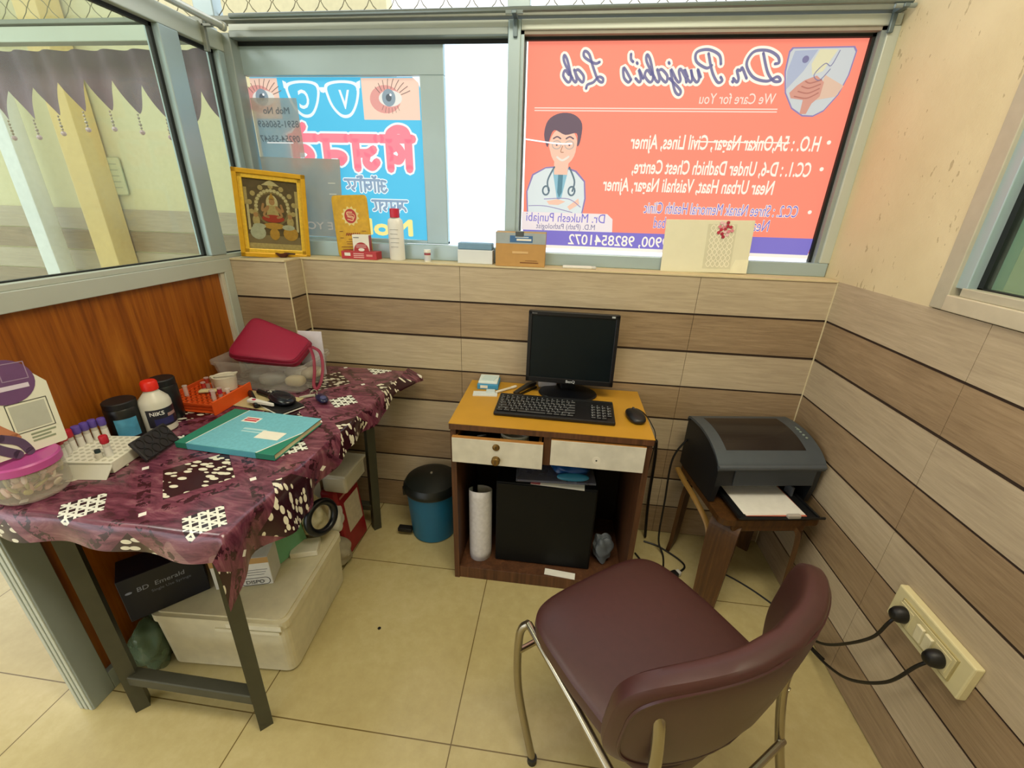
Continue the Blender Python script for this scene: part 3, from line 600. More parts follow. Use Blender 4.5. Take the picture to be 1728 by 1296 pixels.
el(cx, .118, .036, .012, .0052, A5); el(cx, .088, .017, .022, .0054, A5); m.build('picture', pf)
m = MB(TF); m.b2((fb - .003, fb - .003, .0085), (fw - fb + .003, fh - fb + .003, .0093), glass('picture_glass', 'f2f2ea', .05)); m.build('glass_cover', pf)
# little clay lamp
m = MB(Tm((-1.108, 1.632, LZ))); m.lathe([(.010, 0), (.016, .003), (.026, .014), (.028, .017), (.024, .0165), (.012, .007), (.001, .006)], mat('5a2a1c', .7), seg=22, sy=.75); m.prism([(.018, -.007), (.052, -.003), (.052, .003), (.018, .007)], .0125, .0175, mat('3a201a', .7))
tag(m.build('oil_lamp', origin=(-1.108, 1.632, LZ)), 'small brown clay oil lamp in front of the gold picture frame', 'oil lamp')
# yellow packet
t = thing('packet', 'yellow printed packet standing on the ledge behind the red boxes', 'packet', (-.855, 1.735, LZ)); TP = Tm((-.855, 1.738, LZ)) @ Euler((R(-3), R(-2.5), 0)).to_matrix().to_4x4() @ RX90
m = MB(TP); YP_ = mat('cfa019', .45, var=.18, scale=60); m.pillow(.15, .236, .012, 14, YP_, Tm((0, .118, 0))); m.build('pouch', t)
m = MB(TP); RD = mat('b3302b', .5); m.prism([(.038 * (1 if k % 2 else .78) * math.cos(math.pi * k / 12), .158 + .038 * (1 if k % 2 else .78) * math.sin(math.pi * k / 12)) for k in range(24)], .0062, .0066, mat('e0cf8a', .5)); m.prism(oval(0, .158, .025, .027), .0066, .007, RD); ribbon(m, [(.008, .172), (-.012, .172), (-.01, .16), (.010, .155), (.008, .142), (-.012, .146)], .0022, .0074, mat('e2b48c', .5)); ribbon(m, [(-.014, .166), (.014, .164), (.014, .15), (-.012, .156)], .0015, .0074, mat('e2b48c', .5))
for x, y, w in ((-.055, .10, .015), (-.055, .075, .015), (-.02, .070, .02), (.04, .10, .018), (.04, .072, .015), (-.03, .06, .06), (-.03, .052, .06), (-.055, .04, .10), (-.05, .03, .09), (-.05, .02, .09)): m.b2((x, y, .0062), (x + w, y + .002, .0066), mat('7a4a12', .6))
ribbon(m, [(-.028 + .0045 * k, .088 + (.006 if k % 2 else -.003)) for k in range(14)], .0016, .0066, mat('8e3a12', .5)); m.build('print', t)
# two red and white medicine boxes
def carton(name, label, T, d, faces, lid=None, cat='box', group=None, loc=None):
    o = thing(name, label, cat, loc or tuple(T.translation), 0, group); MB(T).box((0, 0, d[2] / 2), d, faces, .0012).build('carton', o); return o
T = Tm((-.812, 1.700, LZ), -2); o = carton('medicine_box', 'flat red medicine box lying on the ledge before the yellow packet', T, (.148, .05, .030), mat('b3333a', .45))
m = MB(T); m.b2((-.06, -.0258, .012), (-.035, -.0254, .024), WHITE); 
for k in range(3): m.b2((-.022, -.0258, .006 + .007 * k), (.022, -.0254, .009 + .007 * k), mat('e9b9b6'))
m.b2((.032, -.0258, .012), (.058, -.0254, .02), mat('d98f8a')); m.build('print', o)
T = Tm((-.806, 1.702, LZ + .0302), 8); o = carton('medicine_box', 'white and red medicine box standing on top of the flat red one', T, (.064, .035, .062), WHITE)
m = MB(T); m.b2((.0321, -.0165, .002), (.0325, .0165, .06), mat('a83238')); m.prism([(-.03, .0)] + [(.030 * math.cos(a) , .034 * math.sin(a)) for a in [math.pi * (1 - k / 14) for k in range(15)]] + [(.03, .0)], .0176, .0181, mat('a83238'), RX90); m.b2((-.028, -.0181, .05), (-.006, -.0176, .053), mat('6b6b70')); m.prism(oval(0, .006, .012, .006), .0181, .0186, WHITE, RX90)
for k in range(3): m.b2((-.02 , -.0188, .014 + .005 * k), (.02, -.0182, .0155 + .005 * k), mat('e6c2c2'))
m.build('print', o)
# sanitiser bottle
t = thing('bottle', 'white plastic bottle with a crimson cap on the window ledge', 'bottle', (-.664, 1.705, LZ)); T = Tm((-.664, 1.705, LZ))
m = MB(T); m.lathe([(.028, 0), (.031, .004), (.031, .135), (.029, .150), (.020, .158), (.018, .160)], mat('e3e1dc', .4, var=.03), seg=32, sy=.62); m.build('body', t)
m = MB(T); m.lathe([(.0185, .160), (.0185, .190), (.017, .192)], mat('c2213f', .4), seg=26); m.build('cap', t)
m = MB(T)
for k, w in enumerate((.034, .030, .036, .034, .030)): m.b2((-.017, -.0197, .115 - .016 * k), (-.017 + w, -.0192, .1165 - .016 * k), mat('9a9a9a'))
m.build('label_print', t)
# pill vial
t = thing('vial', 'tiny white capped vial standing right of the crimson capped bottle', 'vial', (-.536, 1.69, LZ)); T = Tm((-.536, 1.69, LZ))
MB(T).lathe([(.012, 0), (.0125, .002), (.0125, .034), (.010, .036)], WHITE, seg=22).build('body', t); MB(T).lathe([(.0135, .036), (.0135, .046), (.012, .047)], mat('eeece6'), seg=22).build('cap', t); MB(T).lathe([(.0127, .026), (.0127, .034)], mat('9c4450'), seg=22).build('label_band', t); MB(T).lathe([(.0127, .006), (.0127, .024)], mat('c9cbd2'), seg=22).build('label', t)
# white box with blue lid
t = thing('box', 'low white box with a slate blue lid on the window ledge', 'box', (-.346, 1.712, LZ)); T = Tm((-.346, 1.712, LZ))
MB(T).box((0, 0, .026), (.138, .045, .052), mat('d5dade', .5, var=.03), .002).build('body', t); MB(T).box((0, 0, .065), (.134, .045, .026), mat('6f93b0', .5), .004).build('lid', t)
# cardboard carton
t = thing('carton', 'brown and grey printed cardboard carton on the window ledge', 'box', (-.168, 1.70, LZ)); T = Tm((-.168, 1.702, LZ), 1)
MB(T).box((0, 0, .062), (.188, .075, .124), mat('b98e52', .65), .002).build('body', t)
m = MB(T); m.b2((-.0935, -.0381, .083), (.0935, -.0376, .122), mat('9ca6aa', .6, var=.1)); m.b2((-.04, -.0388, .088), (.045, -.0382, .112), mat('3f6a9a', .5)); m.b2((-.015, -.0394, .094), (.04, -.0389, .101), WHITE); m.b2((-.02, -.0394, .105), (.03, -.0389, .108), mat('c9d6e2')); m.b2((-.03, -.0386, .048), (.03, -.0381, .056), mat('d3ae78')); m.b2((.0, -.0386, .014), (.07, -.0381, .017), mat('6e3d1c')); m.b2((.02, -.0386, .022), (.065, -.0381, .0235), mat('6e3d1c')); m.build('print', t)
m = MB(T); m.prism([(-.094, .0), (.094, .0), (.094, .03), (-.094, .012)], .124, .1255, mat('8e9aa0', .6)); m.prism([(-.02, -.038), (.012, -.038), (.008, -.04), (-.016, -.04)], .108, .126, mat('4a4f52')); m.build('top_flap', t)
# small white tube
m = MB(Tm((.05, 1.688, LZ), 3)); m.box((0, 0, .005), (.11, .022, .010), mat('dad8d2', .5), .003); m.box((.062, 0, .005), (.018, .018, .008), mat('c8c9c6', .5), .002)
tag(m.build('ointment_tube', origin=(.05, 1.688, LZ)), 'flat white ointment tube lying on the ledge right of the carton', 'tube')
# white invitation card box with lattice and flower
t = thing('card_box', 'large cream card with lattice cutout and red flowers against right window', 'card', (.52, 1.715, LZ)); T = Tm((.522, 1.728, LZ), -1) @ Euler((R(-5), R(-1), 0)).to_matrix().to_4x4() @ RX90
MB(T).b2((-.155, 0, -.004), (.155, .186, .004), mat('dcd8bd', .6, var=.03), .002).build('cover', t)
m = MB(T); IV = mat('efe9d2', .5); m.b2((-.005, .015, .004), (.095, .172, .0046), mat('cfcbb0', .6))
for i in range(5):
    for j in range(7):
        x, y = .005 + .0165 * i, .022 + .021 * j; q = [(x, y + .0105), (x + .00825, y + .021), (x + .0165, y + .0105), (x + .00825, y), (x, y + .0105)]
        ribbon(m, q, .0014, .0054, IV)
m.build('lattice_cutout', t)
m = MB(T)
for k in range(16):
    a = k * 2.4; rr = .007 * math.sqrt(k); m.prism(oval(.055 + rr * math.cos(a), .155 + rr * math.sin(a), .006, .006, 9), .0056, .0075, mat(('b52b45', 'd7808f', 'e3b9bd', 'a31f3a')[k % 4]))
m.build('flowers', t)
m = MB(T); m.prism([(.095, .0), (.155, .0), (.155, .05), (.11, .048)], .004, .0052, mat('e6e2c4', .6)); m.build('folded_flap', t)

# ------------------------------------------------------------------ table, cloth and what lies on it
TZ = .745; STEEL = mat('4a4a3c', .5, .4, .15, 20)
tb = thing('work_table', 'grey steel legged table along the glass partition under a maroon cloth', 'table', (-.95, 1.05, 0))
m = MB(); m.prism([(-1.262, .625), (-.672, .625), (-.622, 1.55), (-1.262, 1.55)], TZ - .03, TZ - .004, mat('6b5236', .6)); m.build('tabletop', tb)
def leg(x0, y0, x1, y1, nm='leg'):
    m = MB(); m.tube([(x0, y0, 0), (x1, y1, TZ - .03)], .024, STEEL, 4); m.build(nm, tb)
leg(-.763, .672, -.728, .66); leg(-1.15, .667, -1.125, .655); leg(-.779, 1.49, -.745, 1.47); leg(-1.17, 1.49, -1.15, 1.47)
m = MB(); m.b2((-1.14, .65, .115), (-.76, .683, .150), STEEL, .003); m.build('stretcher', tb)
m = MB(); m.b2((-1.16, 1.475, .105), (-.78, 1.505, .135), STEEL, .003); m.build('stretcher', tb)
def cloth_mat():
    t = NT('maroon_printed_cloth'); t.m.use_backface_culling = False; u = t.xyz(t.uv())
    s = t.ma('DIVIDE', t.ma('SUBTRACT', u[0], -.89), .150); q = t.ma('DIVIDE', t.ma('SUBTRACT', u[1], .658), .157)
    b = t.ma('DIVIDE', t.ma('ADD', s, q), 2); a = t.ma('DIVIDE', t.ma('SUBTRACT', q, s), 2)
    fa, fb_ = t.ma('FRACT', a), t.ma('FRACT', b); ca, cb = t.ma('ABSOLUTE', t.ma('SUBTRACT', fa, .5)), t.ma('ABSOLUTE', t.ma('SUBTRACT', fb_, .5))
    par = t.ma('GREATER_THAN', t.ma('FRACT', t.ma('MULTIPLY', t.ma('ADD', t.ma('FLOOR', a), t.ma('ADD', t.ma('FLOOR', b), 100)), .5)), .25)   # 1 = lattice cell
    mx = t.ma('MAXIMUM', ca, cb); mn = t.ma('MINIMUM', ca, cb)
    nz = t.noise(t.vec(t.uv(), (9, 26, 1), (0, 0, .35)), 1, 5, .65, 1.4)
    base = t.ramp(nz, [(.28, '321420'), (.42, '57283a'), (.55, '743e50'), (.68, '895a64'), (.82, 'ab9288')])
    n2 = t.noise(t.uv(), 3.2, 3); base = t.mix(t.ma('MULTIPLY', t.ma('GREATER_THAN', n2, .66), .22), base, lin('b59c90'))
    # dark ornament stripes along the cell borders
    orn = t.ma('MULTIPLY', t.ma('GREATER_THAN', mx, .44), t.ma('GREATER_THAN', t.noise(t.uv(), 55, 4, .6), .5))
    orn = t.ma('MULTIPLY', orn, t.ma('LESS_THAN', mn, .36)); base = t.mix(orn, base, lin('35101f'))
    # speckled square
    sq = t.ma('MULTIPLY', t.ma('LESS_THAN', mx, .335), t.ma('SUBTRACT', 1, par))
    vo = t.n('ShaderNodeTexVoronoi'); t.l(t.vec(t.uv(), (36, 70, 1), (0, 0, .45)), vo.inputs[0]); vo.inputs['Scale'].default_value = 1; vo.inputs['Randomness'].default_value = .75
    sp = t.ma('LESS_THAN', vo.outputs[0], .43)
    c = t.mix(sq, base, t.mix(sp, lin('2c0d18'), lin('dcd8c2')))
    # white lattice patch
    la = t.ma('MULTIPLY', t.ma('LESS_THAN', mx, .18), par)
    def ln(v, k): return t.ma('GREATER_THAN', t.ma('ABSOLUTE', t.ma('SUBTRACT', t.ma('FRACT', t.ma('MULTIPLY', v, k)), .5)), .35)
    lw = t.ma('MAXIMUM', t.ma('MAXIMUM', ln(a, 13), ln(b, 13)), ln(t.ma('ADD', a, b), 6.5))
    c = t.mix(la, c, t.mix(lw, lin('2a1620'), lin('e4e6da')))
    dot = t.ma('GREATER_THAN', mn, .468); c = t.mix(dot, c, lin('e8e4dc'))
    t.set(col=c, rough=.26, spec=.5, coat=.25); t.bump(t.noise(t.uv(), 14, 3), .25, .004)
    return t.m
CLOTH = cloth_mat()
def cloth():
    m = MB(); nu, nv = 74, 92
    drop_f, vs, uv = .08, [], []
    for j in range(nv + 1):
        for i in range(nu + 1):
            # sheet coordinates: a across (front-left of table to the drop on the right), b along (front drop to the back)
            a = -1.262 + i * (.60 + .17) / nu; b = .622 - drop_f + j * (.985 + drop_f) / nv
            yy = max(b, .622); edge = -.672 + (yy - .622) * .054
            x = min(a, edge); y = yy; z = TZ; rx = max(0, a - edge); fy = max(0, .622 - b)
            tt = max(0, min(1, (yy - .622) / .93)); lim = .150 - .105 * tt ** .8 + .018 * math.sin(yy * 16) + (.012 if tt > .9 else 0)
            limf = .068 + .004 * math.sin(a * 14)
            if rx > 0:
                rx = rx / .17 * lim if i > nu * .779 else 0
                z = TZ - rx + .004 * math.exp(-rx * 30); x = edge + .012 * (1 - math.exp(-rx * 60)) + .016 * math.sin(yy * 24 + 1) * rx / .1 + .008 * math.sin(yy * 51) * rx / .1
                if tt > .82: x += .045 * ((tt - .82) / .18) * min(1, rx / .03); z += .012 * (tt - .82) / .18
            if fy > 0:
                fy = fy / drop_f * limf; z2 = TZ - fy; y = .622 - .010 * (1 - math.exp(-fy * 60)) - .008 * math.sin(a * 31) * fy / .07
                if rx > 0: z = z - fy * .35; y = .622 - fy * .6; 
                else: z = z2
            if rx == 0 and fy == 0: z = TZ + .0012 * math.sin(a * 41 + b * 13) * math.sin(b * 29) * min(1, (edge - a) * 12) * min(1, (b - .62) * 12)
            vs.append((x, y, z)); uv.append((x if rx == 0 else edge + rx, y if fy == 0 else .622 - fy))
    fs = [(j * (nu + 1) + i, j * (nu + 1) + i + 1, (j + 1) * (nu + 1) + i + 1, (j + 1) * (nu + 1) + i) for j in range(nv) for i in range(nu)]
    m.add(vs, fs, CLOTH, True); m.uv = uv
    o = m.build('tablecloth', origin=(-.95, 1.05, TZ), smooth_angle=70)
    return tag(o, 'shiny maroon printed tablecloth with white lattice patches on the work table', 'tablecloth')
cloth()
TT = TZ + .0015
# jar with the pink lid
def clear(name, c, a, rough=.15):
    t = NT(name); nz = t.noise(t.obj(), 18, 3); t.set(col=t.mix(nz, lin(c), tuple(min(1, v * 1.25) for v in lin(c)[:3]) + (1,)), alpha=a, rough=rough, spec=.5); return t.m
JR = .064; jx, jy = -1.203, .694
t = thing('jar', 'round clear plastic jar with pink screw lid at table corner', 'jar', (jx, jy, TT)); T = Tm((jx, jy, TT))
MB(T).lathe([(JR * .9, 0), (JR, .008), (JR * 1.02, .03), (JR, .066), (JR * .95, .074)], clear('jar_plastic', 'cfc8b8', .30), seg=36).build('body', t)
m = MB(T); m.lathe([(JR * .98, .072), (JR * 1.02, .074), (JR * 1.02, .090), (JR * .97, .094), (JR * .93, .093)], mat('b84f94', .4), seg=36); m.build('lid', t)
m = MB(T)
for k in range(90):
    a = random.random() * 6.28; rr = JR * .86 * math.sqrt(random.random()); z = .006 + .058 * random.random(); c = ('c79a8c', 'b98074', 'a8a060', 'cfc3a8', 'd9b9ae', '8f8a58', 'bda79a')[k % 7]
    m.pillow(.02 + .012 * random.random(), .014, .007, 2, mat(c, .6), Tm((rr * math.cos(a), rr * math.sin(a), z), random.random() * 360, random.random() * 160, random.random() * 160), rings=3, seg=8)
o = m.build('dried_petals', t); o['kind'] = 'stuff'
# payment stand card leaning above the jar (its square code is left blank)
t = thing('standee', 'white payment card with a purple disc, propped on the pink jar lid', 'card stand', (-1.2, .72, TT + .093))
ux = Vector((.0, .985, -.12)).normalized(); upv = Vector((-.12, -.2, .97)); upv = (upv - ux * upv.dot(ux)).normalized(); nrm = ux.cross(upv); o0 = Vector((-1.190, .784, .836)) - ux * .15
TC = Matrix(((ux.x, upv.x, nrm.x, o0.x), (ux.y, upv.y, nrm.y, o0.y), (ux.z, upv.z, nrm.z, o0.z), (0, 0, 0, 1)))
m = MB(TC); m.prism([(0, 0), (.146, 0), (.15, .004), (.15, .15), (.12, .185), (.02, .185), (0, .15)], -.003, .0, mat('e4e5d2', .4, var=.03)); m.build('card', t)
m = MB(TC); m.prism(oval(.075, .165, .055, .05, 30), .0004, .0012, mat('6d4a75', .45)); ring(m, .05, .04, .002, .0012, .0016, mat('9d86a3'), .07, .165); m.b2((.06, .146, .0012), (.115, .156, .0017), mat('d9cfdf')); m.build('disc_badge', t)
m = MB(TC); ring(m, .080, .070, .0016, .0003, .001, mat('3d4038'), .058, .046); m.b2((.064, .052, .0003), (.132, .110, .0008), mat('b9bcae', .5))
for k in range(3): m.b2((.085, .020 + .008 * k, .0003), (.085 + (.045, .038, .05)[k], .024 + .008 * k, .0008), mat('8f9a80'))
m.build('print', t)
m = MB(TC); ribbon(m, [(.01, .10), (.03, .07), (.055, .04)], .012, .0008, mat('c07f5a', .5)); ribbon(m, [(.03, .05), (.06, .03), (.072, .003)], .009, .0012, mat('5a4763', .5)); ribbon(m, [(.0, .06), (.02, .03), (.05, .004)], .010, .0010, mat('5a4763', .5)); m.build('legs_drawing', t)
# foam tube rack
RT = Tm((-1.176, .838, TT), 8)
t = thing('tube_rack', 'white foam tube rack beside the pink lidded jar', 'tube rack', (-1.176, .838, TT)); FOAM = mat('dedccb', .7, var=.06, scale=120)
m = MB(RT); m.box((0, 0, .0155), (.150, .134, .031), FOAM, .002)
m.build('block', t)
m = MB(RT)
for i in range(9):
    for j in range(8): m.disc(.0048, mat('b9b7a4', .8), Tm((-.066 + .0165 * i, -.056 + .016 * j, .031)), 10, .0004)
m.build('holes', t)
m = MB(RT); m.prism([(-.072, -.02), (.075, -.02), (.085, .02), (-.06, .018)], 0, .002, mat('c9c7b6', .7), Matrix.Translation((0, -.083, .012)) @ Euler((R(58), 0, 0)).to_matrix().to_4x4()); m.build('leaning_panel', t)
# blood tubes
TUBE = clear('tube_plastic', 'd9d6cc', .55)
def tube_proto(name, label, capc, P, group):
    t = thing(name, label, 'blood tube', P, 0, group); T = Tm(P)
    MB(T).lathe([(.0055, 0), (.0074, .004), (.0074, .054)], TUBE, seg=14).build('tube', t)
    MB(T).lathe([(.0082, .052), (.0092, .054), (.0092, .071), (.0082, .073)], mat(capc, .45), seg=14).build('cap', t)
    MB(T).lathe([(.0076, .015), (.0076, .042)], mat('d9d7d0', .6), seg=14).build('label', t); return t
rz = TT + .0165
def rp(x, y): v = RT @ Vector((x, y, 0)); return (v.x, v.y, rz)
pp = tube_proto('blood_tube', 'purple capped blood tube in the back row of the white rack', '5c479e', rp(-.064, .012), 'purple capped blood tubes')
for k, (x, y) in enumerate(((-.060, .0305), (-.054, .048), (-.039, .0595))):
    c = copy_tree(pp); c.location = rp(x, y)
lab4 = ('purple capped tube nearest the red capped ones', 'purple capped tube second from the red capped ones', 'purple capped tube third from the red capped ones', 'purple capped tube at the end nearest the black bottle')
pr = tube_proto('blood_tube', 'red capped tube next to the purple capped ones', 'b41f30', rp(-.067, -.0075), 'red capped blood tubes')
for x, y, lb in ((-.064, -.0265, 'middle one of three red capped tubes at the rack edge'), (-.058, -.0445, 'red capped tube at the rack edge nearest the jar')):
    c = copy_tree(pr); c.location = rp(x, y); c['label'] = lb
for o, lb in zip([q for q in bpy.data.objects if q.get('group') == 'purple capped blood tubes'], lab4): o['label'] = lb
c = copy_tree(pr); c.location = rp(.046, -.034); c['label'] = 'single red capped tube standing alone at the front of the white rack'
t = thing('vial', 'short clear vial with a dark stopper in the white foam rack', 'vial', rp(.030, -.045)); T = Tm(rp(.030, -.045))
MB(T).lathe([(.0065, 0), (.0075, .002), (.0075, .030)], TUBE, seg=14).build('body', t); MB(T).lathe([(.0062, .030), (.0062, .038)], mat('1f3336', .4), seg=14).build('stopper', t)
# black reagent tray
t = thing('reagent_tray', 'flat black reagent tray with round wells, front of the bottles', 'tray', (-1.116, .925, TT)); T = Matrix.Translation((-1.108, .922, TT + .026)) @ Euler((R(-14), R(20), R(37)), 'XYZ').to_matrix().to_4x4()
T = Matrix.Translation((-1.076, .890, TT + .031)) @ Euler((0, R(58), R(6)), 'XYZ').to_matrix().to_4x4() @ Matrix.Rotation(R(90), 4, 'Z')
m = MB(T); m.box((0, 0, 0), (.115, .062, .010), mat('15100f', .5), .003); m.build('slab', t)
m = MB(T)
for i in range(4):
    for j in range(2): m.tube([(-.040 + .027 * i + .011 * math.cos(a), -.0145 + .029 * j + .0125 * math.sin(a), .0055) for a in [2 * math.pi * k / 14 for k in range(14)]], .0014, mat('060606', .4), 5, cyc=True)
m.build('wells', t)
# black bottles and the white one between them
def blackbottle(label, P, r, h, lb):
    t = thing('reagent_bottle', label, 'bottle', P); T = Tm(P, 0); m = MB(T); m.lathe([(r * .94, 0), (r, .004), (r, h * .80), (r * .93, h * .84)], BLACKP, seg=30); m.build('body', t)
    m = MB(T); m.lathe([(r * .9, h * .84), (r * .97, h * .85), (r * .97, h * .98), (r * .9, h)], mat('0d0d0f', .5), seg=30); m.build('cap', t)
    if lb:
        m = MB(T); vs = []; fs = []; n = 10
        for k in range(n + 1):
            a = R(-75 + 75 * k / n); vs += [((r + .0006) * math.cos(a), (r + .0006) * math.sin(a), .012), ((r + .0006) * math.cos(a), (r + .0006) * math.sin(a), h * .6)]
            if k: fs.append((2 * k - 2, 2 * k, 2 * k + 1, 2 * k - 1))
        m.add(vs, fs, lb, True); m.build('label', t)
    return t
def blue_label():
    t = NT('blue_label'); x = t.xyz(t.obj()); nz = t.noise(t.obj(), 30, 3); t.set(col=t.mix(t.ma('LESS_THAN', x[1], -.030), t.ramp(nz, [(.3, '2f86b8'), (.7, '8fc0d6')]), lin('e2e6e6')), rough=.45); return t.m
blackbottle('squat black bottle with a blue label, left of the red capped bottle', (-1.228, .955, TT), .040, .114, mat('4f9cc4', .45, var=.3, scale=40))
blackbottle('black bottle without blue label, behind the red capped white bottle', (-1.214, 1.083, TT), .036, .132, None)
t = thing('bottle', 'white bottle with bright red cap and dark label on work table', 'bottle', (-1.172, 1.006, TT)); T = Tm((-1.172, 1.006, TT))
MB(T).lathe([(.036, 0), (.039, .004), (.039, .090), (.036, .102), (.020, .122), (.0175, .126), (.0175, .130)], mat('cfcdc0', .35, var=.05), seg=34).build('body', t)
m = MB(T); m.lathe([(.0185, .129), (.0205, .131), (.0205, .152), (.017, .157), (.004, .158)], mat('dc2414', .4), seg=28); m.build('cap', t)
def wraplabel(mb, r, a0, a1, z0, z1, mt, n=14):
    vs = []; fs = []
    for k in range(n + 1):
        a = R(a0 + (a1 - a0) * k / n); vs += [(r * math.cos(a), r * math.sin(a), z0), (r * math.cos(a), r * math.sin(a), z1)]
        if k: fs.append((2 * k - 2, 2 * k, 2 * k + 1, 2 * k - 1))
    mb.add(vs, fs, mt, True)
m = MB(T); wraplabel(m, .0396, -85, 40, .022, .078, mat('24222e', .4, var=.25, scale=60)); wraplabel(m, .0399, -60, 10, .028, .048, mat('2f2f63', .4)); wraplabel(m, .0399, -10, 30, .05, .06, mat('a98a86', .4))
vs, fs = text_mesh('NIKS', .02); k_ = .017
m.add([(.0402 * math.cos(R(-72) + x * k_ / .040), .0402 * math.sin(R(-72) + x * k_ / .040), .060 + y * k_) for x, y in vs], fs, mat('e6e6e6')); m.build('label', t)
# orange tray rack with its glass tubes
OR = mat('d4521c', .42, var=.1); t = thing('tube_tray', 'orange perforated tube tray in front of the clear basket', 'tube rack', (-1.17, 1.195, TT))
m = MB(); m.b2((-1.262, 1.118, TT + .001), (-1.088, 1.275, TT + .004), OR); m.build('base_plate', t)
m = MB(); x0, x1, y0, y1 = -1.262, -1.088, 1.118, 1.275; nx, ny = 9, 8
for i in range(nx + 1): xx = x0 + (x1 - x0) * i / nx; m.b2((xx - .003, y0, TT + .030), (xx + .003, y1, TT + .034), OR)
for j in range(ny + 1): yy = y0 + (y1 - y0) * j / ny; m.b2((x0, yy - .003, TT + .030), (x1, yy + .003, TT + .034), OR)
m.build('perforated_top', t)
m = MB(); m.b2((-1.088, 1.108, TT), (-1.082, 1.285, TT + .046), mat('e0571a', .4), .001); m.build('end_plate', t)
m = MB(); m.b2((-1.268, 1.108, TT), (-1.262, 1.285, TT + .046), mat('c24a1a', .4), .001); m.build('end_plate', t)
GT = clear('clear_tube', 'd8d2cc', .38)
def gtube(label, x, y, h=.055, cap=None, z=TT + .012):
    t = thing('test_tube', label, 'test tube', (x, y, z), 0, 'test tubes in the orange tray'); T = Tm((x, y, z))
    MB(T).lathe([(.004, 0), (.0065, .004), (.0065, h), (.0078, h + .001), (.0078, h + .004)], GT, seg=14).build('tube', t)
    if cap: MB(T).lathe([(.0068, h - .016), (.0068, h + .003)], mat(cap, .4), seg=14).build('red_band', t)
gtube('empty clear tube standing at the left of the orange tray', -1.225, 1.165); gtube('clear tube right behind the orange end plate', -1.112, 1.150, .052); gtube('clear tube left of the tube behind the orange end plate', -1.128, 1.162, .048, 'a81f3f')
gtube('clear tube with dark red band nearest the white pot', -1.112, 1.178, .05, 'a81f3f'); gtube('red banded tube at the back of the orange tray by the panel', -1.205, 1.235, .058, 'a8382c'); gtube('clear tube right of the back red banded tube', -1.185, 1.238, .058)
gtube('tube with red band behind the white slip in orange tray', -1.20, 1.212, .05, 'b02a2a'); gtube('clear tube at front right of white pot in orange tray', -1.098, 1.195, .042)
t = MB(Tm((-1.175, 1.20, TT + .0375), 20)); t.box((0, 0, .004), (.055, .022, .008), mat('cbbf94', .7), .003); tag(t.build('swab_packet', origin=(-1.175, 1.20, TT + .034)), 'folded cream swab packet lying on the orange tray', 'packet')
t = thing('pot', 'small white plastic pot with a flat spatula on top', 'pot', (-1.145, 1.247, TT + .0345)); T = Tm((-1.142, 1.244, TT + .0345))
MB(T).lathe([(.032, 0), (.036, .045), (.037, .048), (.034, .047), (.031, .040), (.001, .040)], mat('d6d0bf', .5, var=.05), seg=30).build('body', t)
m = MB(T); m.box((.005, 0, .052), (.085, .012, .004), mat('c8c3b2', .5), .001, Tm((0, 0, 0), 24, 0, -6)); m.build('spatula', t)
# clear basket and its contents
bx0, bx1, by0, by1, bz0, bz1 = -1.258, -.895, 1.305, 1.525, TT, TT + .105
t = thing('basket', 'frosted clear plastic basket at the back of the work table', 'basket', (-1.08, 1.41, TT)); BP = clear('basket_plastic', 'b9b6b0', .24, .3)
def rr3(w, h, r, z, n=5): return [(x, y, z) for x, y in rrect(w, h, r, n)]
m = MB(Tm(((bx0 + bx1) / 2, (by0 + by1) / 2, 0))); lo = [rr3(.32, .19, .03, bz0), rr3(.35, .21, .03, bz0 + .09), rr3(.363, .22, .03, bz0 + .092), rr3(.363, .22, .03, bz1), rr3(.352, .210, .028, bz1), rr3(.340, .20, .028, bz0 + .09), rr3(.312, .182, .026, bz0 + .004)]
n = len(lo[0]); vs = [v for L in lo for v in L]; fs = [(i * n + k, i * n + (k + 1) % n, (i + 1) * n + (k + 1) % n, (i + 1) * n + k) for i in range(len(lo) - 1) for k in range(n)]; fs += [tuple(range(n))[::-1], tuple((len(lo) - 1) * n + k for k in range(n))]
m.add(vs, fs, BP); m.build('tub', t)
for k, (x, y, c, w, l) in enumerate(((-.96, 1.36, 'c9b98a', .07, .05), (-1.05, 1.36, '8d8f88', .09, .06), (-1.00, 1.43, 'e0dcd2', .08, .07), (-1.13, 1.40, '6f7472', .10, .07), (-.94, 1.44, 'd6ceb4', .06, .08))):
    m = MB(Tm((x, y, TT + .03 + .004 * (k % 3)), k * 40)); m.pillow(w, l, .04, 3, mat(c, .6, var=.2, scale=50)); tag(m.build('packet', origin=(x, y, TT + .005)), ('cream packet at the right front inside the clear basket', 'grey packet at the centre front inside the clear basket', 'white packet under the magenta pouch in the clear basket', 'dark grey packet at the left inside the clear basket', 'pale packet at the right back inside the clear basket')[k], 'packet', 'packets inside the clear basket')
m = MB(Tm((-.965, 1.497, TT + .008), 3, -2)); m.box((0, 0, .085), (.095, .003, .175), mat('d4d0da', .6), .001); tag(m.build('card', origin=(-.945, 1.532, TT)), 'white card standing upright behind the magenta pouch', 'card')
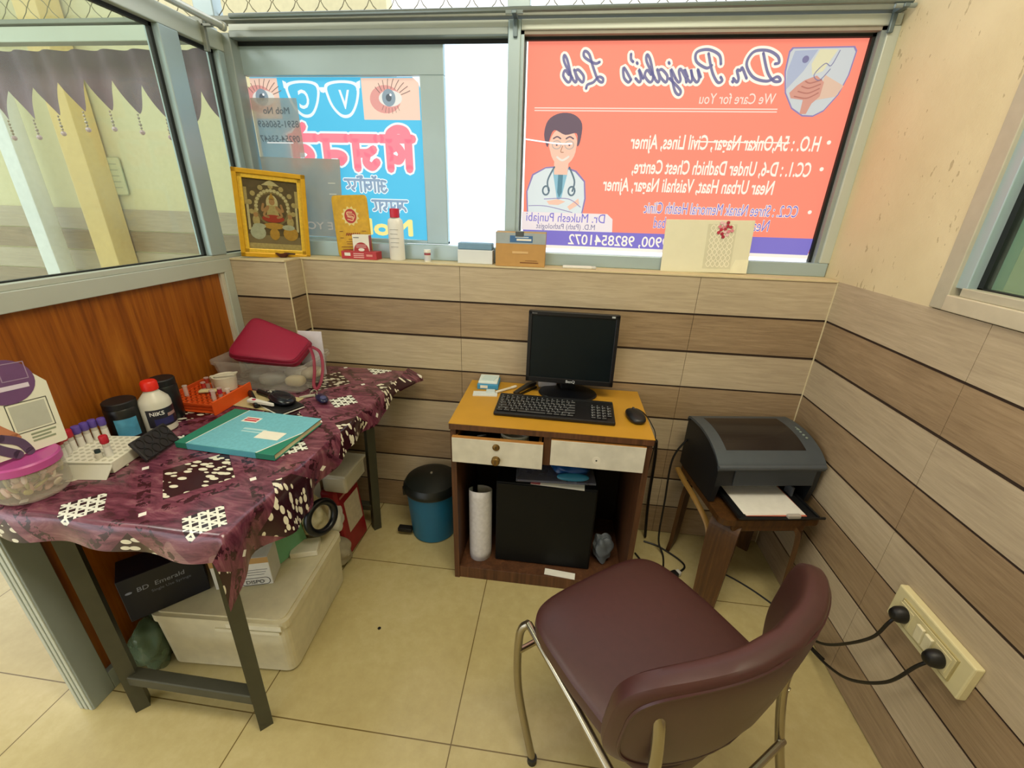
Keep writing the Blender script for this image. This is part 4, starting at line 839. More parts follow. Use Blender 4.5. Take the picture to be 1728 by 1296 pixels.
# magenta zip pouch tilted in the basket
PA, PB_, PC, PD = Vector((-1.19, 1.325, .862)), Vector((-.925, 1.325, .852)), Vector((-.945, 1.49, .885)), Vector((-1.19, 1.51, .965))
MAG = mat('8f0b34', .62, var=.12, scale=200)
t = thing('zip_pouch', 'magenta fabric zip pouch lying tilted in the clear basket', 'pouch', (-1.06, 1.42, .87))
def pfn(x, y, z):
    u, v = x / .30 + .5, y / .215 + .5; b = PA.lerp(PB_, u); tp = PD.lerp(PC, u); p = b.lerp(tp, v); nn = (PB_ - PA).cross(PD - PA).normalized(); return tuple(p + nn * z)
m = MB(); m.pillow(.30, .215, .05, 7, MAG, fn=pfn, pw=4.5, low=1.2); m.build('body', t)
m = MB(); pts = [pfn(x, y, .002) for x, y in [(.1505 * math.copysign(abs(math.cos(a)) ** (2 / 7), math.cos(a)), .108 * math.copysign(abs(math.sin(a)) ** (2 / 7), math.sin(a))) for a in [2 * math.pi * (k + .5) / 80 for k in range(80)]]]; m.tube(pts, .0028, mat('6e0a2a', .6), 6, cyc=True); m.build('piping', t)
m = MB(); pts = [pfn(x, y, .0165) for x, y in [(.1445 * math.copysign(abs(math.cos(a)) ** (2 / 7), math.cos(a)), .1035 * math.copysign(abs(math.sin(a)) ** (2 / 7), math.sin(a))) for a in [2 * math.pi * (k + .5) / 80 for k in range(80)]]]; m.tube(pts, .0018, mat('7d0b30', .6), 6, cyc=True); m.build('zip', t)
m = MB(); m.tube(cr([(-.927, 1.43, .885), (-.900, 1.40, .86), (-.885, 1.37, .815), (-.880, 1.345, .775), (-.868, 1.34, TT + .012), (-.858, 1.36, .785), (-.868, 1.40, .83), (-.89, 1.43, .87), (-.925, 1.44, .885)], 5), .0055, mat('7c0f2f', .6), 8, flat=.3); m.build('wrist_strap', t)
# blue and green register book
BT = Tm((-.884, 1.016, TT), -3.5)
t = thing('register_book', 'sky blue register book with green spine lying on table', 'book', (-.884, 1.016, TT), -3.5)
GRN = mat('1f7a63', .5); BLC = mat('6db3c2', .5, var=.15, scale=140)
def cov(z0, z1, mt): return MB(BT).b2((-.155, -.108, z0), (.155, .108, z1), mt, .001)
MB(BT).b2((-.150, -.106, .002), (.152, .106, .016), mat('cfc6a0', .8, var=.1)).build('pages', t)
m = MB(BT); m.b2((-.155, -.108, 0), (.155, .108, .0022), GRN, .0008); m.b2((-.155, -.108, .0158), (.155, .108, .018), GRN, .0008); m.b2((-.156, -.1095, 0), (.155, -.1065, .018), GRN, .0008); m.build('cover', t)
m = MB(BT); q = [(-.105, -.1085), (.085, -.1085), (.152, .108), (-.075, .108)]
q = [(-.118, -.1085), (.098, -.1085), (.155, .02), (.155, .108), (-.098, .108)]
m.prism(q, .018, .0184, BLC); m.prism([(-.1205, -.1085), (-.118, -.1085), (-.098, .108), (-.1005, .108)], .018, .0187, WHITE); m.prism([(.098, -.1085), (.102, -.1085), (.155, .012), (.155, .02)], .018, .0187, WHITE); m.b2((-.118, -.1102, .0005), (.098, -.1095, .018), mat('4fa0b4', .5)); m.build('paper_jacket', t)
m = MB(BT); m.box((-.045, .052, .0187), (.052, .030, .0006), mat('e6e2d8'), 0, Tm((0, 0, 0))); m.box((-.045, .052, .0191), (.042, .018, .0006), mat('c02a3c')); m.box((-.045, .052, .0195), (.038, .003, .0006), WHITE)
m.box((.075, -.02, .0187), (.075, .042, .0006), mat('e4dfd0'), 0, Matrix.Translation((.0, .0, 0)) ); m.b2((-.03, -.003, .0184), (.045, .006, .0187), mat('a9d0d4')); m.b2((-.026, -.016, .0184), (.040, -.010, .0187), mat('a9d0d4')); m.build('cover_labels', t)
# beige sheet with keys, pens and black case behind the book
m = MB(Tm((-1.005, 1.235, TT + .0002), -8)); m.box((0, 0, .0008), (.23, .12, .0012), mat('b9a97c', .7), 0); tag(m.build('paper_sheet', origin=(-1.005, 1.235, TT)), 'beige paper sheet under the black case behind the blue book', 'paper')
t = thing('card_holder', 'black wallet with a white edge under the black oval case', 'wallet', (-.915, 1.205, TT + .0016)); T = Tm((-.915, 1.205, TT + .0016), -28)
MB(T).box((0, 0, .005), (.12, .085, .009), mat('101214', .5), .002).build('cover', t); MB(T).box((.002, -.002, .0012), (.122, .087, .002), WHITE).build('card_edge', t)
t = thing('spectacle_case', 'glossy black oval case behind the sky blue book', 'case', (-.925, 1.225, TT + .011)); T = Tm((-.925, 1.222, TT + .011), -30)
m = MB(T); m.pillow(.125, .068, .030, 2.3, mat('0a0d18', .22), Tm((0, 0, .013)), pw=2.2); m.build('shell', t)
m = MB(T); m.tube([(.050 * math.cos(a), .022 * math.sin(a), .0245) for a in [2 * math.pi * k / 24 for k in range(24)]], .0013, mat('1f232d', .3), 5, cyc=True); m.build('rim', t)
def stick(name, label, p0, p1, r, c, cat, tip=None, group=None):
    mid = tuple((Vector(p0) + Vector(p1)) / 2); t = thing(name, label, cat, mid, 0, group); P0, P1 = Vector(p0), Vector(p1)
    MB().tube([P0.lerp(P1, k) for k in (0, .04, .3, .7, .74)], [r * .7, r, r, r, r], mat(c, .4), 12).build('barrel', t)
    MB().tube([P0.lerp(P1, k) for k in (.74, .76, .96, 1)], [r * 1.15, r * 1.2, r * 1.2, r * .8], mat(tip or c, .4), 12).build('cap', t); return t
stick('marker_pen', 'thick black marker left of the black oval case', (-1.085, 1.275, TT + .012), (-.985, 1.175, TT + .011), .0085, '0e0e10', 'pen', group='pens behind the blue book')
stick('marker_pen', 'short black marker behind the black oval case', (-1.06, 1.285, TT + .012), (-.985, 1.255, TT + .012), .009, '101012', 'pen', group='pens behind the blue book')
t = thing('thermometer', 'white digital thermometer with a pink spot before oval case', 'thermometer', (-.97, 1.185, TT + .018)); T = Tm((-.975, 1.187, TT + .021), -14)
MB(T).prism([(-.05, -.014), (-.055, -.006), (-.055, .008), (-.01, .006), (.05, .0035), (.055, 0), (.05, -.0035), (-.01, -.010)], -.004, .004, mat('dcdad2', .4)).build('body', t); MB(T).disc(.0075, mat('b01f4f', .4), Tm((-.032, -.002, .004)), 16, .0012, .7).build('button', t)
t = thing('car_key', 'white tagged key joined to a navy blue fob', 'key', (-.845, 1.285, TT)); 
m = MB(Tm((-.875, 1.295, TT + .001), 35)); m.prism([(-.03, -.004), (.0, -.008), (.02, -.006), (.022, .006), (.0, .008), (-.03, .002)], .001, .005, mat('c9c7b4', .4, .4)); m.build('key_blade', t)
m = MB(Tm((-.862, 1.312, TT + .006), 0, 50)); m.tube([(.013 * math.cos(a), .013 * math.sin(a), .006) for a in [2 * math.pi * k / 18 for k in range(18)]], .0012, CHROME, 6, cyc=True); m.build('key_ring', t)
m = MB(Tm((-.808, 1.268, TT + .012), -42)); m.pillow(.075, .036, .022, 2.4, mat('14163a', .25), pw=2.2); m.pillow(.026, .02, .012, 2.4, mat('43466e', .25), Tm((.016, 0, .008))); m.build('fob', t)
# ------------------------------------------------------------------ under the table
t = thing('foam_box', 'big white polystyrene box with a lid under the work table', 'box', (-.965, 1.0, 0)); FT = Tm((-.972, .990, 0), 3.5); FOAM2 = mat('cfc6a4', .8, var=.12, scale=25, bump=.25)
m = MB(FT); lo = [rr3(.385, .35, .03, 0), rr3(.41, .38, .03, .012), rr3(.422, .392, .03, .205)]
n = len(lo[0]); m.add([v for L in lo for v in L], [(i * n + k, i * n + (k + 1) % n, (i + 1) * n + (k + 1) % n, (i + 1) * n + k) for i in range(2) for k in range(n)] + [tuple(range(n))[::-1], tuple(2 * n + k for k in range(n))], FOAM2); m.build('tub', t)
m = MB(FT); m.prism(rrect(.43, .40, .03), .2065, .2325, FOAM2); m.prism(rrect(.405, .375, .025), .2325, .238, FOAM2); m.build('lid', t)
m = MB(FT); m.box((.09, -.1975, .19), (.20, .004, .012), mat('d9d2b4', .7)); m.b2((.03, -.2015, .205), (.20, -.199, .222), mat('dcd6bc', .7)); m.build('tape_strip', t)
FZ = .2383
def carton2(name, label, T, d, c, cat='box'):
    o = thing(name, label, cat, tuple(T.translation)); MB(T).box((0, 0, d[2] / 2), d, mat(c, .5), .0015).build('carton', o); return o
ba = math.degrees(math.atan2(.114, .108)); T = Tm((-1.165, .767, FZ), ba)
t = thing('syringe_carton', 'black cardboard syringe carton overhanging the polystyrene box under the table', 'box', tuple(T.translation)); NV = mat('0d1020', .45)
MB(T).b2((-.03, 0, .001), (.165, .10, .155), NV, .002).build('carton', t)
m = MB(T); m.text('BD  Emerald', .022, mat('8d93a4'), Tm((.005, -.0003, .098), 0, 90), .006, .1); m.text('Single Use Syringe', .013, mat('6d7386'), Tm((.035, -.0003, .078), 0, 90), .002); m.prism(oval(-.012, .104, .008, .004, 12), 0, .0008, mat('8d93a4'), RX90); m.build('print', t)
da = math.degrees(math.atan2(.05, .183)); T = Tm((-1.03, .884, FZ), da + 2); t = thing('syringe_carton', 'white cardboard carton of disposable syringes on the polystyrene box', 'box', tuple(T.translation))
MB(T).b2((0, 0, .001), (.17, .075, .115), mat('d7d6cf', .55), .0015).build('carton', t)
m = MB(T); m.text('DISPO', .02, mat('2a2a2e'), Tm((.145, -.0004, .024), 180, 90) @ Matrix.Rotation(math.pi, 4, 'Y') if False else Tm((.09, -.0004, .010), 0, 90), .01); m.tube([(x, -.0006, z) for x, z in rrect(.085, .028, .013, 5, .12, .018)], .0011, mat('2a2a2e'), 4, cyc=True)
for k in range(3): m.b2((.10, -.0008, .045 + .01 * k), (.15 + .006 * k, -.0002, .0465 + .01 * k), mat('55555a'))
m.text('HYPODERMIC SYRINGE', .016, mat('2b2b30'), Matrix.Translation((.020, -.0004, .112)) @ RX90 @ Matrix.Rotation(R(-90), 4, 'Z'), .008, xs=.62); m.b2((.0, -.0006, .092), (.17, -.0001, .114), mat('b08a52')); m.build('print', t)
T = Tm((-.885, 1.045, FZ), 74) @ Euler((R(-12), 0, 0)).to_matrix().to_4x4(); t = thing('file_folder', 'green folder standing on the polystyrene box behind the white syringe carton', 'folder', (-.898, 1.06, FZ)); 
MB(T).box((0, 0, .10), (.16, .012, .19), mat('72ad83', .6), .002).build('cover', t); MB(T).box((0, .002, .10), (.154, .007, .192), PAPER).build('pages', t)
m = MB(Tm((-.845, 1.085, FZ), 20)); m.box((0, 0, .012), (.09, .07, .022), mat('d8d2bc', .7), .002); tag(m.build('small_box', origin=(-.845, 1.085, FZ)), 'small white carton on the right edge of the polystyrene lid', 'box')
def blob(mb, w, h, tz, mt, T, seed, amp=.18, e=2.6):
    rnd = random.Random(seed); ph = [rnd.random() * 6.28 for _ in range(9)]
    def fn(x, y, z):
        k = 1 + amp * (.5 * math.sin(x / w * 9 + ph[0] + z / tz * 3) + .4 * math.sin(y / h * 11 + ph[1]) + .35 * math.sin((x / w + z / tz) * 13 + ph[2]) + .3 * math.sin((y / h - z / tz) * 17 + ph[3]))
        return (x * k, y * k, z * k)
    mb.pillow(w, h, tz, e, mt, T, fn, rings=12, seg=48, pw=2.2)
t = MB(); blob(t, .10, .12, .15, mat('c9bd94', .6, var=.2, scale=60), Tm((-.86, 1.178, FZ + .070), 20), 3); tag(t.build('plastic_bag', origin=(-.86, 1.14, FZ)), 'crumpled cream plastic bag on the far end of the polystyrene lid', 'bag')
t = MB(Matrix.Translation((-.795, 1.130, FZ + .118)) @ Euler((R(8), R(78), R(-12))).to_matrix().to_4x4()); t.tube([(.055 * math.cos(a), .055 * math.sin(a), 0) for a in [2 * math.pi * k / 40 for k in range(40)]], .013, mat('0c1018', .3), 12, cyc=True); tag(t.build('rubber_hose', origin=(-.772, 1.14, FZ + .03)), 'coil of shiny black hose hanging beside the cream bag', 'hose')
t = MB(); blob(t, .12, .16, .13, mat('9c9278', .75, var=.2, scale=40), Tm((-.87, 1.268, .068), 70), 8, .12); tag(t.build('paper_bag', origin=(-.87, 1.275, 0)), 'crumpled brown paper bag on the floor behind the polystyrene box', 'bag')
t = MB(); blob(t, .11, .11, .14, mat('d6d4c8', .5, var=.08, scale=40), Tm((-.868, 1.268, .215), 15), 12, .14); tag(t.build('carrier_bag', origin=(-.865, 1.285, .14)), 'white plastic carrier bag on top of the brown paper bag', 'bag')
t = thing('packet', 'red and cream printed packet standing on the floor under the table', 'packet', (-.80, 1.39, 0)); T = Tm((-.812, 1.345, .002), 88) @ Euler((R(-4), 0, 0)).to_matrix().to_4x4()
MB(T).box((.035, .035, .165), (.17, .07, .33), mat('8f1820', .45, var=.15), .012).build('bag', t); m = MB(T); m.b2((-.01, -.0012, .10), (.10, -.0002, .25), mat('c4b69a', .6, var=.15, scale=60)); m.b2((-.03, -.0012, .28), (.10, -.0002, .29), mat('c98a80')); m.build('print', t)
t = thing('food_container', 'clear plastic container with cream contents stacked above the red packet', 'container', (-.83, 1.375, .335)); T = Tm((-.825, 1.365, .338), 88)
MB(T).box((0, 0, .038), (.16, .10, .075), clear('box_plastic', 'd6d2c0', .45), .01).build('tub', t); MB(T).box((0, 0, .081), (.17, .11, .012), clear('lid_plastic', 'd6d2c0', .5), .004).build('lid', t); MB(T).box((0, 0, .035), (.14, .085, .06), mat('b3a57c', .7, var=.25, scale=60), .008).build('contents', t)
t = thing('carton', 'tall cream carton behind the black hose under the table', 'box', (-.95, 1.34, 0)); T = Tm((-.99, 1.38, 0), 6); MB(T).b2((-.07, -.06, 0), (.07, .06, .43), mat('c0b594', .6), .002).build('carton', t); MB(T).b2((.0702, -.03, .30), (.0708, .03, .40), mat('5d4a72')).build('label', t)
t = MB(); blob(t, .10, .13, .17, clear('green_film', '5c6f57', .75, .25), Tm((-1.215, .80, .085), 15), 21, .16); tag(t.build('plastic_bag', origin=(-1.215, .80, 0)), 'dusty green plastic bag squeezed between table leg and polystyrene box', 'bag')
# ------------------------------------------------------------------ pedal bin
t = thing('pedal_bin', 'blue pedal bin with a black lid beside the desk', 'bin', (-.515, 1.525, 0)); T = Tm((-.512, 1.522, 0))
MB(T).lathe([(.090, 0), (.098, .006), (.112, .235), (.114, .245)], mat('17688f', .45, var=.08), seg=40).build('body', t)
MB(T).lathe([(.120, .240), (.124, .246), (.124, .262), (.112, .282), (.07, .300), (.02, .306), (.002, .307)], mat('0d1413', .4), seg=40).build('lid', t)
MB(T).b2((-.150, -.070, .022), (-.085, -.040, .042), DARK, .004).build('pedal', t); MB(T).lathe([(.006, .306), (.005, .312)], mat('8a8478', .4), seg=12).build('lid_button', t)
for a_ in (20, 200): MB(T @ Matrix.Rotation(R(a_), 4, 'Z')).b2((.115, -.012, .215), (.128, .012, .250), DARK, .003).build('handle_lug', t)
# ------------------------------------------------------------------ desk
DX0, DX1, DY0, DY1, DZ = -.352, .334, 1.262, 1.648, .710
WD = wood_mat('brown_laminate', [(.3, '3f2616'), (.55, '573620'), (.75, '6d472c')], 2, 40, .5); YEL = mat('bd8c2a', .35, var=.08, scale=12); RAW = mat('a8743a', .6, var=.15, scale=50)
t = thing('computer_desk', 'small brown desk with a yellow top and two white drawers', 'desk', (-.01, 1.46, 0))
m = MB(); m.b2((DX0, DY0 - .008, DZ - .024), (DX1, DY1, DZ - .002), WD, .001); m.b2((DX0 - .001, DY0 - .008, DZ - .002), (DX1 + .001, DY1, DZ), YEL); m.build('desktop', t)
for a in (DX0 + .002, DX1 - .022): m = MB(); m.b2((a, DY0, 0), (a + .020, DY1, DZ - .024), WD, .001); m.build('side_panel', t)
m = MB(); m.b2((DX0 + .022, DY0 + .004, .0), (DX1 - .022, DY1, .055), WD, .001); m.build('bottom_board', t)
m = MB(); m.b2((DX0 + .022, DY1 - .008, .055), (DX1 - .022, DY1, DZ - .024), mat('1c130d', .7)); m.build('back_panel', t)
m = MB(); m.b2((-.026, DY0 + .002, .57), (.000, DY1 - .01, DZ - .024), WD, .001); m.build('divider', t)
m = MB(); m.b2((DX0 + .022, DY0 + .02, .565), (DX1 - .022, DY1 - .01, .571), mat('33221a', .7)); m.build('drawer_rail', t)
DW = mat('cfcabb', .5, var=.16, scale=22); BR = mat('7d6236', .35, .8)
def drawer(x0, x1, y, z0, z1, dents):
    m = MB(); m.b2((x0, y, z0), (x1, y + .016, z1), DW, .001); m.b2((x0, y + .001, z1), (x1, y + .016, z1 + .002), RAW)
    d = .28
    for a in (x0 + .006, x1 - .016): m.b2((a, y + .016, z0 + .012), (a + .010, y + d, z1 - .004), RAW)
    m.b2((x0 + .01, y + .016, z0 + .012), (x1 - .01, y + d, z0 + .016), mat('3a2a1c', .7)); m.b2((x0 + .01, y + d - .008, z0 + .012), (x1 - .01, y + d, z1 - .006), RAW); return m.build('drawer', t)
d1 = drawer(-.339, -.026, 1.238, .567, .664, 0); d2 = drawer(.000, .312, 1.252, .580, .678, 0)
m = MB(Tm((-.185, 1.238, .640), 0, 90)); m.lathe([(.0125, 0), (.0125, .003), (.009, .005), (.001, .005)], BR, seg=22); m.b2((-.0015, -.005, .005), (.0015, .005, .0056), DARK); m.build('lock', d1)
m = MB(Tm((-.185, 1.238, .590), 0, 90)); m.lathe([(.015, 0), (.012, .006), (.015, .014), (.012, .019), (.001, .020)], BR, seg=22); m.b2((-.002, -.007, .02), (.002, .007, .0206), mat('4a3317', .4)); m.build('knob', d1)
m = MB(Tm((.155, 1.252, .614), 0, 90)); m.disc(.014, mat('d9d3c4', .5), None, 22, .001); m.disc(.003, DARK, Tm((0, 0, .001)), 10, .0006); m.build('screw_hole', d2)
m = MB(Tm((-.13, 1.315, .652), 0)); m.tube([(.045 * math.cos(a), .03 * math.sin(a), 0) for a in [2 * math.pi * k / 30 for k in range(30)]], .005, WHITE, 8, cyc=True); m.tube([(.04 * math.cos(a), .026 * math.sin(a), -.009) for a in [2 * math.pi * k / 30 for k in range(30)]], .005, WHITE, 8, cyc=True)
m.b2((-.05, -.035, -.056), (.05, .035, -.012), mat('b9b6ac')); tag(m.build('cable_coil', origin=(-.13, 1.315, .60)), 'coil of white cable showing inside the half open left drawer', 'cable')
m = MB(); m.b2((-.30, 1.262, .583), (-.22, 1.34, .655), mat('17191c')); m.tube([(-.255, 1.262, .662), (-.225, 1.27, .668)], .004, mat('2a2a2a'), 6); tag(m.build('adapter', origin=(-.26, 1.30, .583)), 'dark adapter at the front corner inside the half open left drawer', 'adapter')
# monitor
MX, MY = .050, 1.575
t = thing('monitor', 'black square computer monitor on the yellow desk top', 'monitor', (MX, MY, DZ)); BK = mat('090b11', .35, spec=.4)
m = MB(Tm((MX, MY, DZ))); m.lathe([(.112, 0), (.116, .004), (.112, .009), (.06, .016), (.03, .018)], BK, seg=44, sy=.72); m.build('base', t)
m = MB(); m.b2((MX - .03, MY + .01, DZ + .012), (MX + .03, MY + .032, DZ + .20), BK, .006); m.build('neck', t)
MT = Matrix.Translation((MX, 1.553, .765)) @ Euler((R(-4), 0, R(-1.5))).to_matrix().to_4x4()
m = MB(MT); ring(m, .337, .278, .016, -.012, .012, BK) if False else None
w, h = .335, .276
m = MB(MT); m.b2((-w / 2, -.006, 0), (w / 2, .016, h), BK, .004); m.b2((-w / 2 + .06, .016, .05), (w / 2 - .06, .040, h - .05), BK, .012)
for lo, hi in (((-w / 2, 0), (w / 2, .020)), ((-w / 2, h - .016), (w / 2, h)), ((-w / 2, 0), (-w / 2 + .014, h)), ((w / 2 - .014, 0), (w / 2, h))): m.b2((lo[0], -.012, lo[1]), (hi[0], -.005, hi[1]), BK, .002)
m.build('casing', t)
m = MB(MT); m.b2((-w / 2 + .014, -.0075, .020), (w / 2 - .014, -.006, h - .016), mat('031016', .3, spec=.25)); m.build('screen', t)
m = MB(MT); m.text('BenQ', .015, mat('c5c8cc'), Tm((-.012, -.0122, .005), 0, 90), .01); m.text('Senseye', .006, mat('8d9094'), Tm((-.155, -.0122, h - .010), 0, 90)); m.b2((w / 2 - .03, -.0125, h - .011), (w / 2 - .018, -.012, h - .005), mat('aab0b4')); m.build('badge', t)
# keyboard with single keys
KT = Matrix.Translation((.003, 1.405, DZ)) @ Euler((R(3.0), 0, R(-1.4))).to_matrix().to_4x4()
t = thing('keyboard', 'full size black keyboard lying in front of the monitor', 'keyboard', (.003, 1.405, DZ))
m = MB(KT); m.box((0, 0, .012), (.425, .150, .014), mat('0d0e10', .4), .004); m.b2((-.21, .062, .018), (.21, .074, .0215), mat('17191d', .3), .001); m.build('case', t)
KM = mat('16181b', .4); LG = mat('9aa0a6', .5)
def keyproto(w):
    m = MB(); m.box((0, 0, .0025), (w - .002, .0168, .005), KM, .0014, seg=1); m.box((-w * .18, .003, .0052), (.0032, .0038, .0003), LG); return m
rows = [(.046, [(1, 15)]), (.024, [(1, 13), (2, 1)]), (.005, [(1.5, 1), (1, 12), (1.5, 1)]), (-.014, [(1.8, 1), (1, 11), (2.2, 1)]), (-.033, [(2.3, 1), (1, 10), (2.7, 1)]), (-.052, [(1.3, 3), (5.6, 1), (1.3, 4)])]
cache = {}
def putkey(x, y, wu):
    wid = .0186 * wu; q = KT @ Vector((x, y, .0192))
    if wu not in cache:
        m = keyproto(wid); o = m.build('key'); cache[wu] = o; o.parent = t
    else: o = cache[wu].copy(); COL.objects.link(o); o.parent = t
    o.matrix_local = wm(t).inverted() @ KT @ Matrix.Translation((x, y, .0190))
nk = 0
for y, spec_ in rows:
    x = -.204
    for wu, c in spec_:
        for _ in range(c):
            putkey(x + .0186 * wu / 2, y, wu); x += .0186 * wu; nk += 1
for y in (.024, .005, -.014, -.033, -.052):
    for k in range(4 if y > -.05 else 3):
        if nk < 99: putkey(.128 + .0186 * k + .0093, y, 1); nk += 1
# mouse
t = thing('mouse', 'black computer mouse at the right edge of yellow desk', 'mouse', (.29, 1.40, DZ)); T = Tm((.290, 1.398, DZ), 10)
m = MB(T); m.pillow(.062, .108, .036, 2.5, mat('121316', .4), Tm((0, 0, .012)), fn=lambda x, y, z: (x, y, max(z, -.011) * (1 - .25 * (y / .054) ** 2 * (1 if y > 0 else .3))), pw=2.2); m.build('shell', t)
m = MB(T); m.lathe([(.007, -.003), (.007, .003)], mat('222428'), Matrix.Translation((0, .030, .024)) @ Euler((0, R(90), 0)).to_matrix().to_4x4(), 14); m.build('scroll_wheel', t)
m = MB(); m.tube(cr([(.285, 1.452, DZ + .008), (.305, 1.475, DZ + .004), (.328, 1.44, DZ + .004), (.340, 1.36, DZ + .003), (.346, 1.30, DZ - .02), (.346, 1.32, DZ - .16)], 6), .0018, DARK, 6); m.build('cable', t)
# small things on the desk
t = thing('tissue_box', 'small blue and white medicine box on the desk corner', 'box', (-.272, 1.60, DZ)); T = Tm((-.272, 1.600, DZ), 2); MB(T).box((0, 0, .011), (.085, .085, .022), mat('3f8fbc', .5), .002).build('carton', t); MB(T).box((0, .002, .0275), (.078, .080, .011), mat('d6e2e2', .4), .003).build('top', t)
m = MB(T); m.b2((-.03, -.043, .006), (.0, -.0426, .018), WHITE); m.prism([(-.03, -.02), (.02, -.03), (.035, .02), (-.02, .03)], .033, .0345, mat('c3d8dc', .3)); m.build('label', t)
m = MB(Tm((-.272, 1.512, DZ), 6)); m.box((0, 0, .002), (.095, .040, .004), mat('d3d8d8', .5)); m.box((.02, .018, .006), (.035, .03, .006), mat('c7d3d6', .4), .002); tag(m.build('strip_pack', origin=(-.272, 1.512, DZ)), 'white paper strip pack before the blue box on desk', 'packet')
stick('ballpoint_pen', 'white ballpoint pen lying left of the monitor stand', (-.232, 1.525, DZ + .006), (-.158, 1.600, DZ + .006), .005, 'd8d2c4', 'pen', 'e2ddd0')
t = thing('stapler', 'black handheld stapler lying beside the monitor base', 'stapler', (-.115, 1.565, DZ)); T = Tm((-.117, 1.565, DZ), 56)
MB(T).prism([(-.065, 0), (.06, 0), (.062, .008), (-.068, .008)], -.010, .010, BLACKP, RX90).build('base', t); MB(T).prism([(-.066, .010), (-.02, .009), (.055, .016), (.058, .028), (.02, .031), (-.03, .024), (-.066, .018)], -.009, .009, mat('1b1c1f', .35), RX90).build('arm', t); MB(T).b2((-.05, -.0095, .012), (.04, .0095, .016), CHROME).build('spring_strip', t)
m = MB(Tm((-.034, 1.632, DZ), 8)); m.box((0, 0, .024), (.075, .03, .046), mat('c7c5cc', .5, var=.1), .006); tag(m.build('adapter_box', origin=(-.028, 1.625, DZ)), 'small pale grey adapter behind the monitor stand', 'adapter')
# inside the desk
t = thing('computer_tower', 'black computer tower standing inside the desk', 'computer', (-.03, 1.47, .055)); T = Tm((-.03, 1.475, .0555), 0); PCB = mat('050607', .6, spec=.25)
MB(T).b2((-.165, -.150, 0), (.215, .150, .385), PCB, .004).build('case', t); MB(T).b2((-.160, -.1535, .006), (.21, -.150, .379), mat('060809', .5, spec=.25), .002).build('front_panel', t)
FL_ = film('clear_sleeve', 'a9aab8', .45)
m = MB(Tm((.02, 1.45, .4415), 4)); m.box((0, 0, .006), (.30, .22, .010), FL_, .002); m.box((.0, -.005, .004), (.28, .2, .004), mat('23264a', .5)); tag(m.build('document_sleeve', origin=(.02, 1.45, .441)), 'clear plastic document sleeve lying on top of the computer tower', 'folder')
m = MB(Tm((.035, 1.345, .441), -3)); m.box((0, 0, .0), (.20, .05, .0012), PAPER, 0, Tm((0, 0, .0008))); m.box((-.082, 0, .0016), (.036, .05, .0006), mat('b0565c')); tag(m.build('leaflet', origin=(.035, 1.345, .441)), 'white leaflet with a red corner under the clear sleeve', 'paper')
t = MB(); blob(t, .15, .11, .06, mat('12427a', .4, var=.2, scale=40), Tm((.085, 1.42, .482), 8), 31, .1); t.pillow(.12, .03, .02, 2.4, mat('2b7a9c', .4, var=.1), Tm((.09, 1.355, .468), 4, 40)); tag(t.build('cloth_bundle', origin=(.085, 1.42, .453)), 'deep blue folded cloth bundle on the clear sleeve inside desk', 'cloth')
t = thing('paper_roll', 'white paper rolled upright at the left inside the desk', 'paper', (-.265, 1.345, .056)); vs = []; fs = []; n = 26
def roll(u, v):
    a = R(-215 + 330 * u); r_ = .048 + .006 * u; return (-.262 + r_ * math.cos(a) * .9, 1.352 + r_ * math.sin(a), .056 + .32 * v + .04 * v * math.sin(a) * -.5)
m = MB(); m.grid(roll, 30, 10, mat('cfccce', .65, var=.16, scale=70)); o = m.build('sheet', t); sd = o.modifiers.new('thickness', 'SOLIDIFY'); sd.thickness = .0012
t = MB(); blob(t, .075, .055, .13, mat('5d646a', .6, var=.2, scale=50), Tm((.235, 1.38, .125), 20), 40, .2); tag(t.build('cable_bundle', origin=(.235, 1.38, .056)), 'grey bundle of cable at the right inside the desk', 'cable')
m = MB(Tm((.07, 1.285, .0556), -5)); m.box((0, 0, .001), (.12, .03, .0016), PAPER); tag(m.build('paper_slip', origin=(.07, 1.285, .0556)), 'white paper slip at the front of the desk bottom board', 'paper')
# ------------------------------------------------------------------ printer, stool, cables
PZ = .432; PT = Tm((.745, 1.468, PZ), 9)
SW = wood_mat('bent_plywood', [(.3, '35200c'), (.55, '4e3114'), (.75, '664720')], 2, 40, .45)
t = thing('stool', 'bent plywood stool carrying the black printer in the corner', 'stool', (.75, 1.44, 0)); ST = Tm((.745, 1.445, 0), 9)
m = MB(ST); m.prism(rrect(.36, .36, .03), .405, .428, SW); m.build('seat', t)
def bentleg(cx, cy, rot, nm='leg'):
    """board of bent plywood: broad face outwards, curved under the seat"""
    T = ST @ Tm((cx, cy, 0), rot); m = MB(T); prof = [(.035, 0)] + [(.030 - .002 * k, .06 * k) for k in range(1, 6)] + cr([(.018, .33, 0), (.010, .375, 0), (-.018, .398, 0), (-.06, .403, 0)], 4)
    prof = [(p[0], p[1]) for p in prof]; w = .050; vs = []; fs = []; n = len(prof)
    for i, (x, z) in enumerate(prof):
        a = prof[max(0, i - 1)]; b = prof[min(n - 1, i + 1)]; tx, tz = b[0] - a[0], b[1] - a[1]; L = math.hypot(tx, tz); nx, nz = -tz / L * .016, tx / L * .016; ww = w * (.82 + .18 * min(1, z / .3))
        vs += [(x, -ww, z), (x, ww, z), (x + nx, ww, z + nz), (x + nx, -ww, z + nz)]
        if i: k = 4 * i; fs += [(k - 4 + j, k - 4 + (j + 1) % 4, k + (j + 1) % 4, k + j) for j in range(4)]
    fs += [(0, 1, 2, 3), (4 * n - 1, 4 * n - 2, 4 * n - 3, 4 * n - 4)]; m.add(vs, fs, SW); m.build(nm, t)
bentleg(-.135, -.140, 222); bentleg(.135, -.140, 318); bentleg(-.135, .135, 138); bentleg(.135, .135, 42)
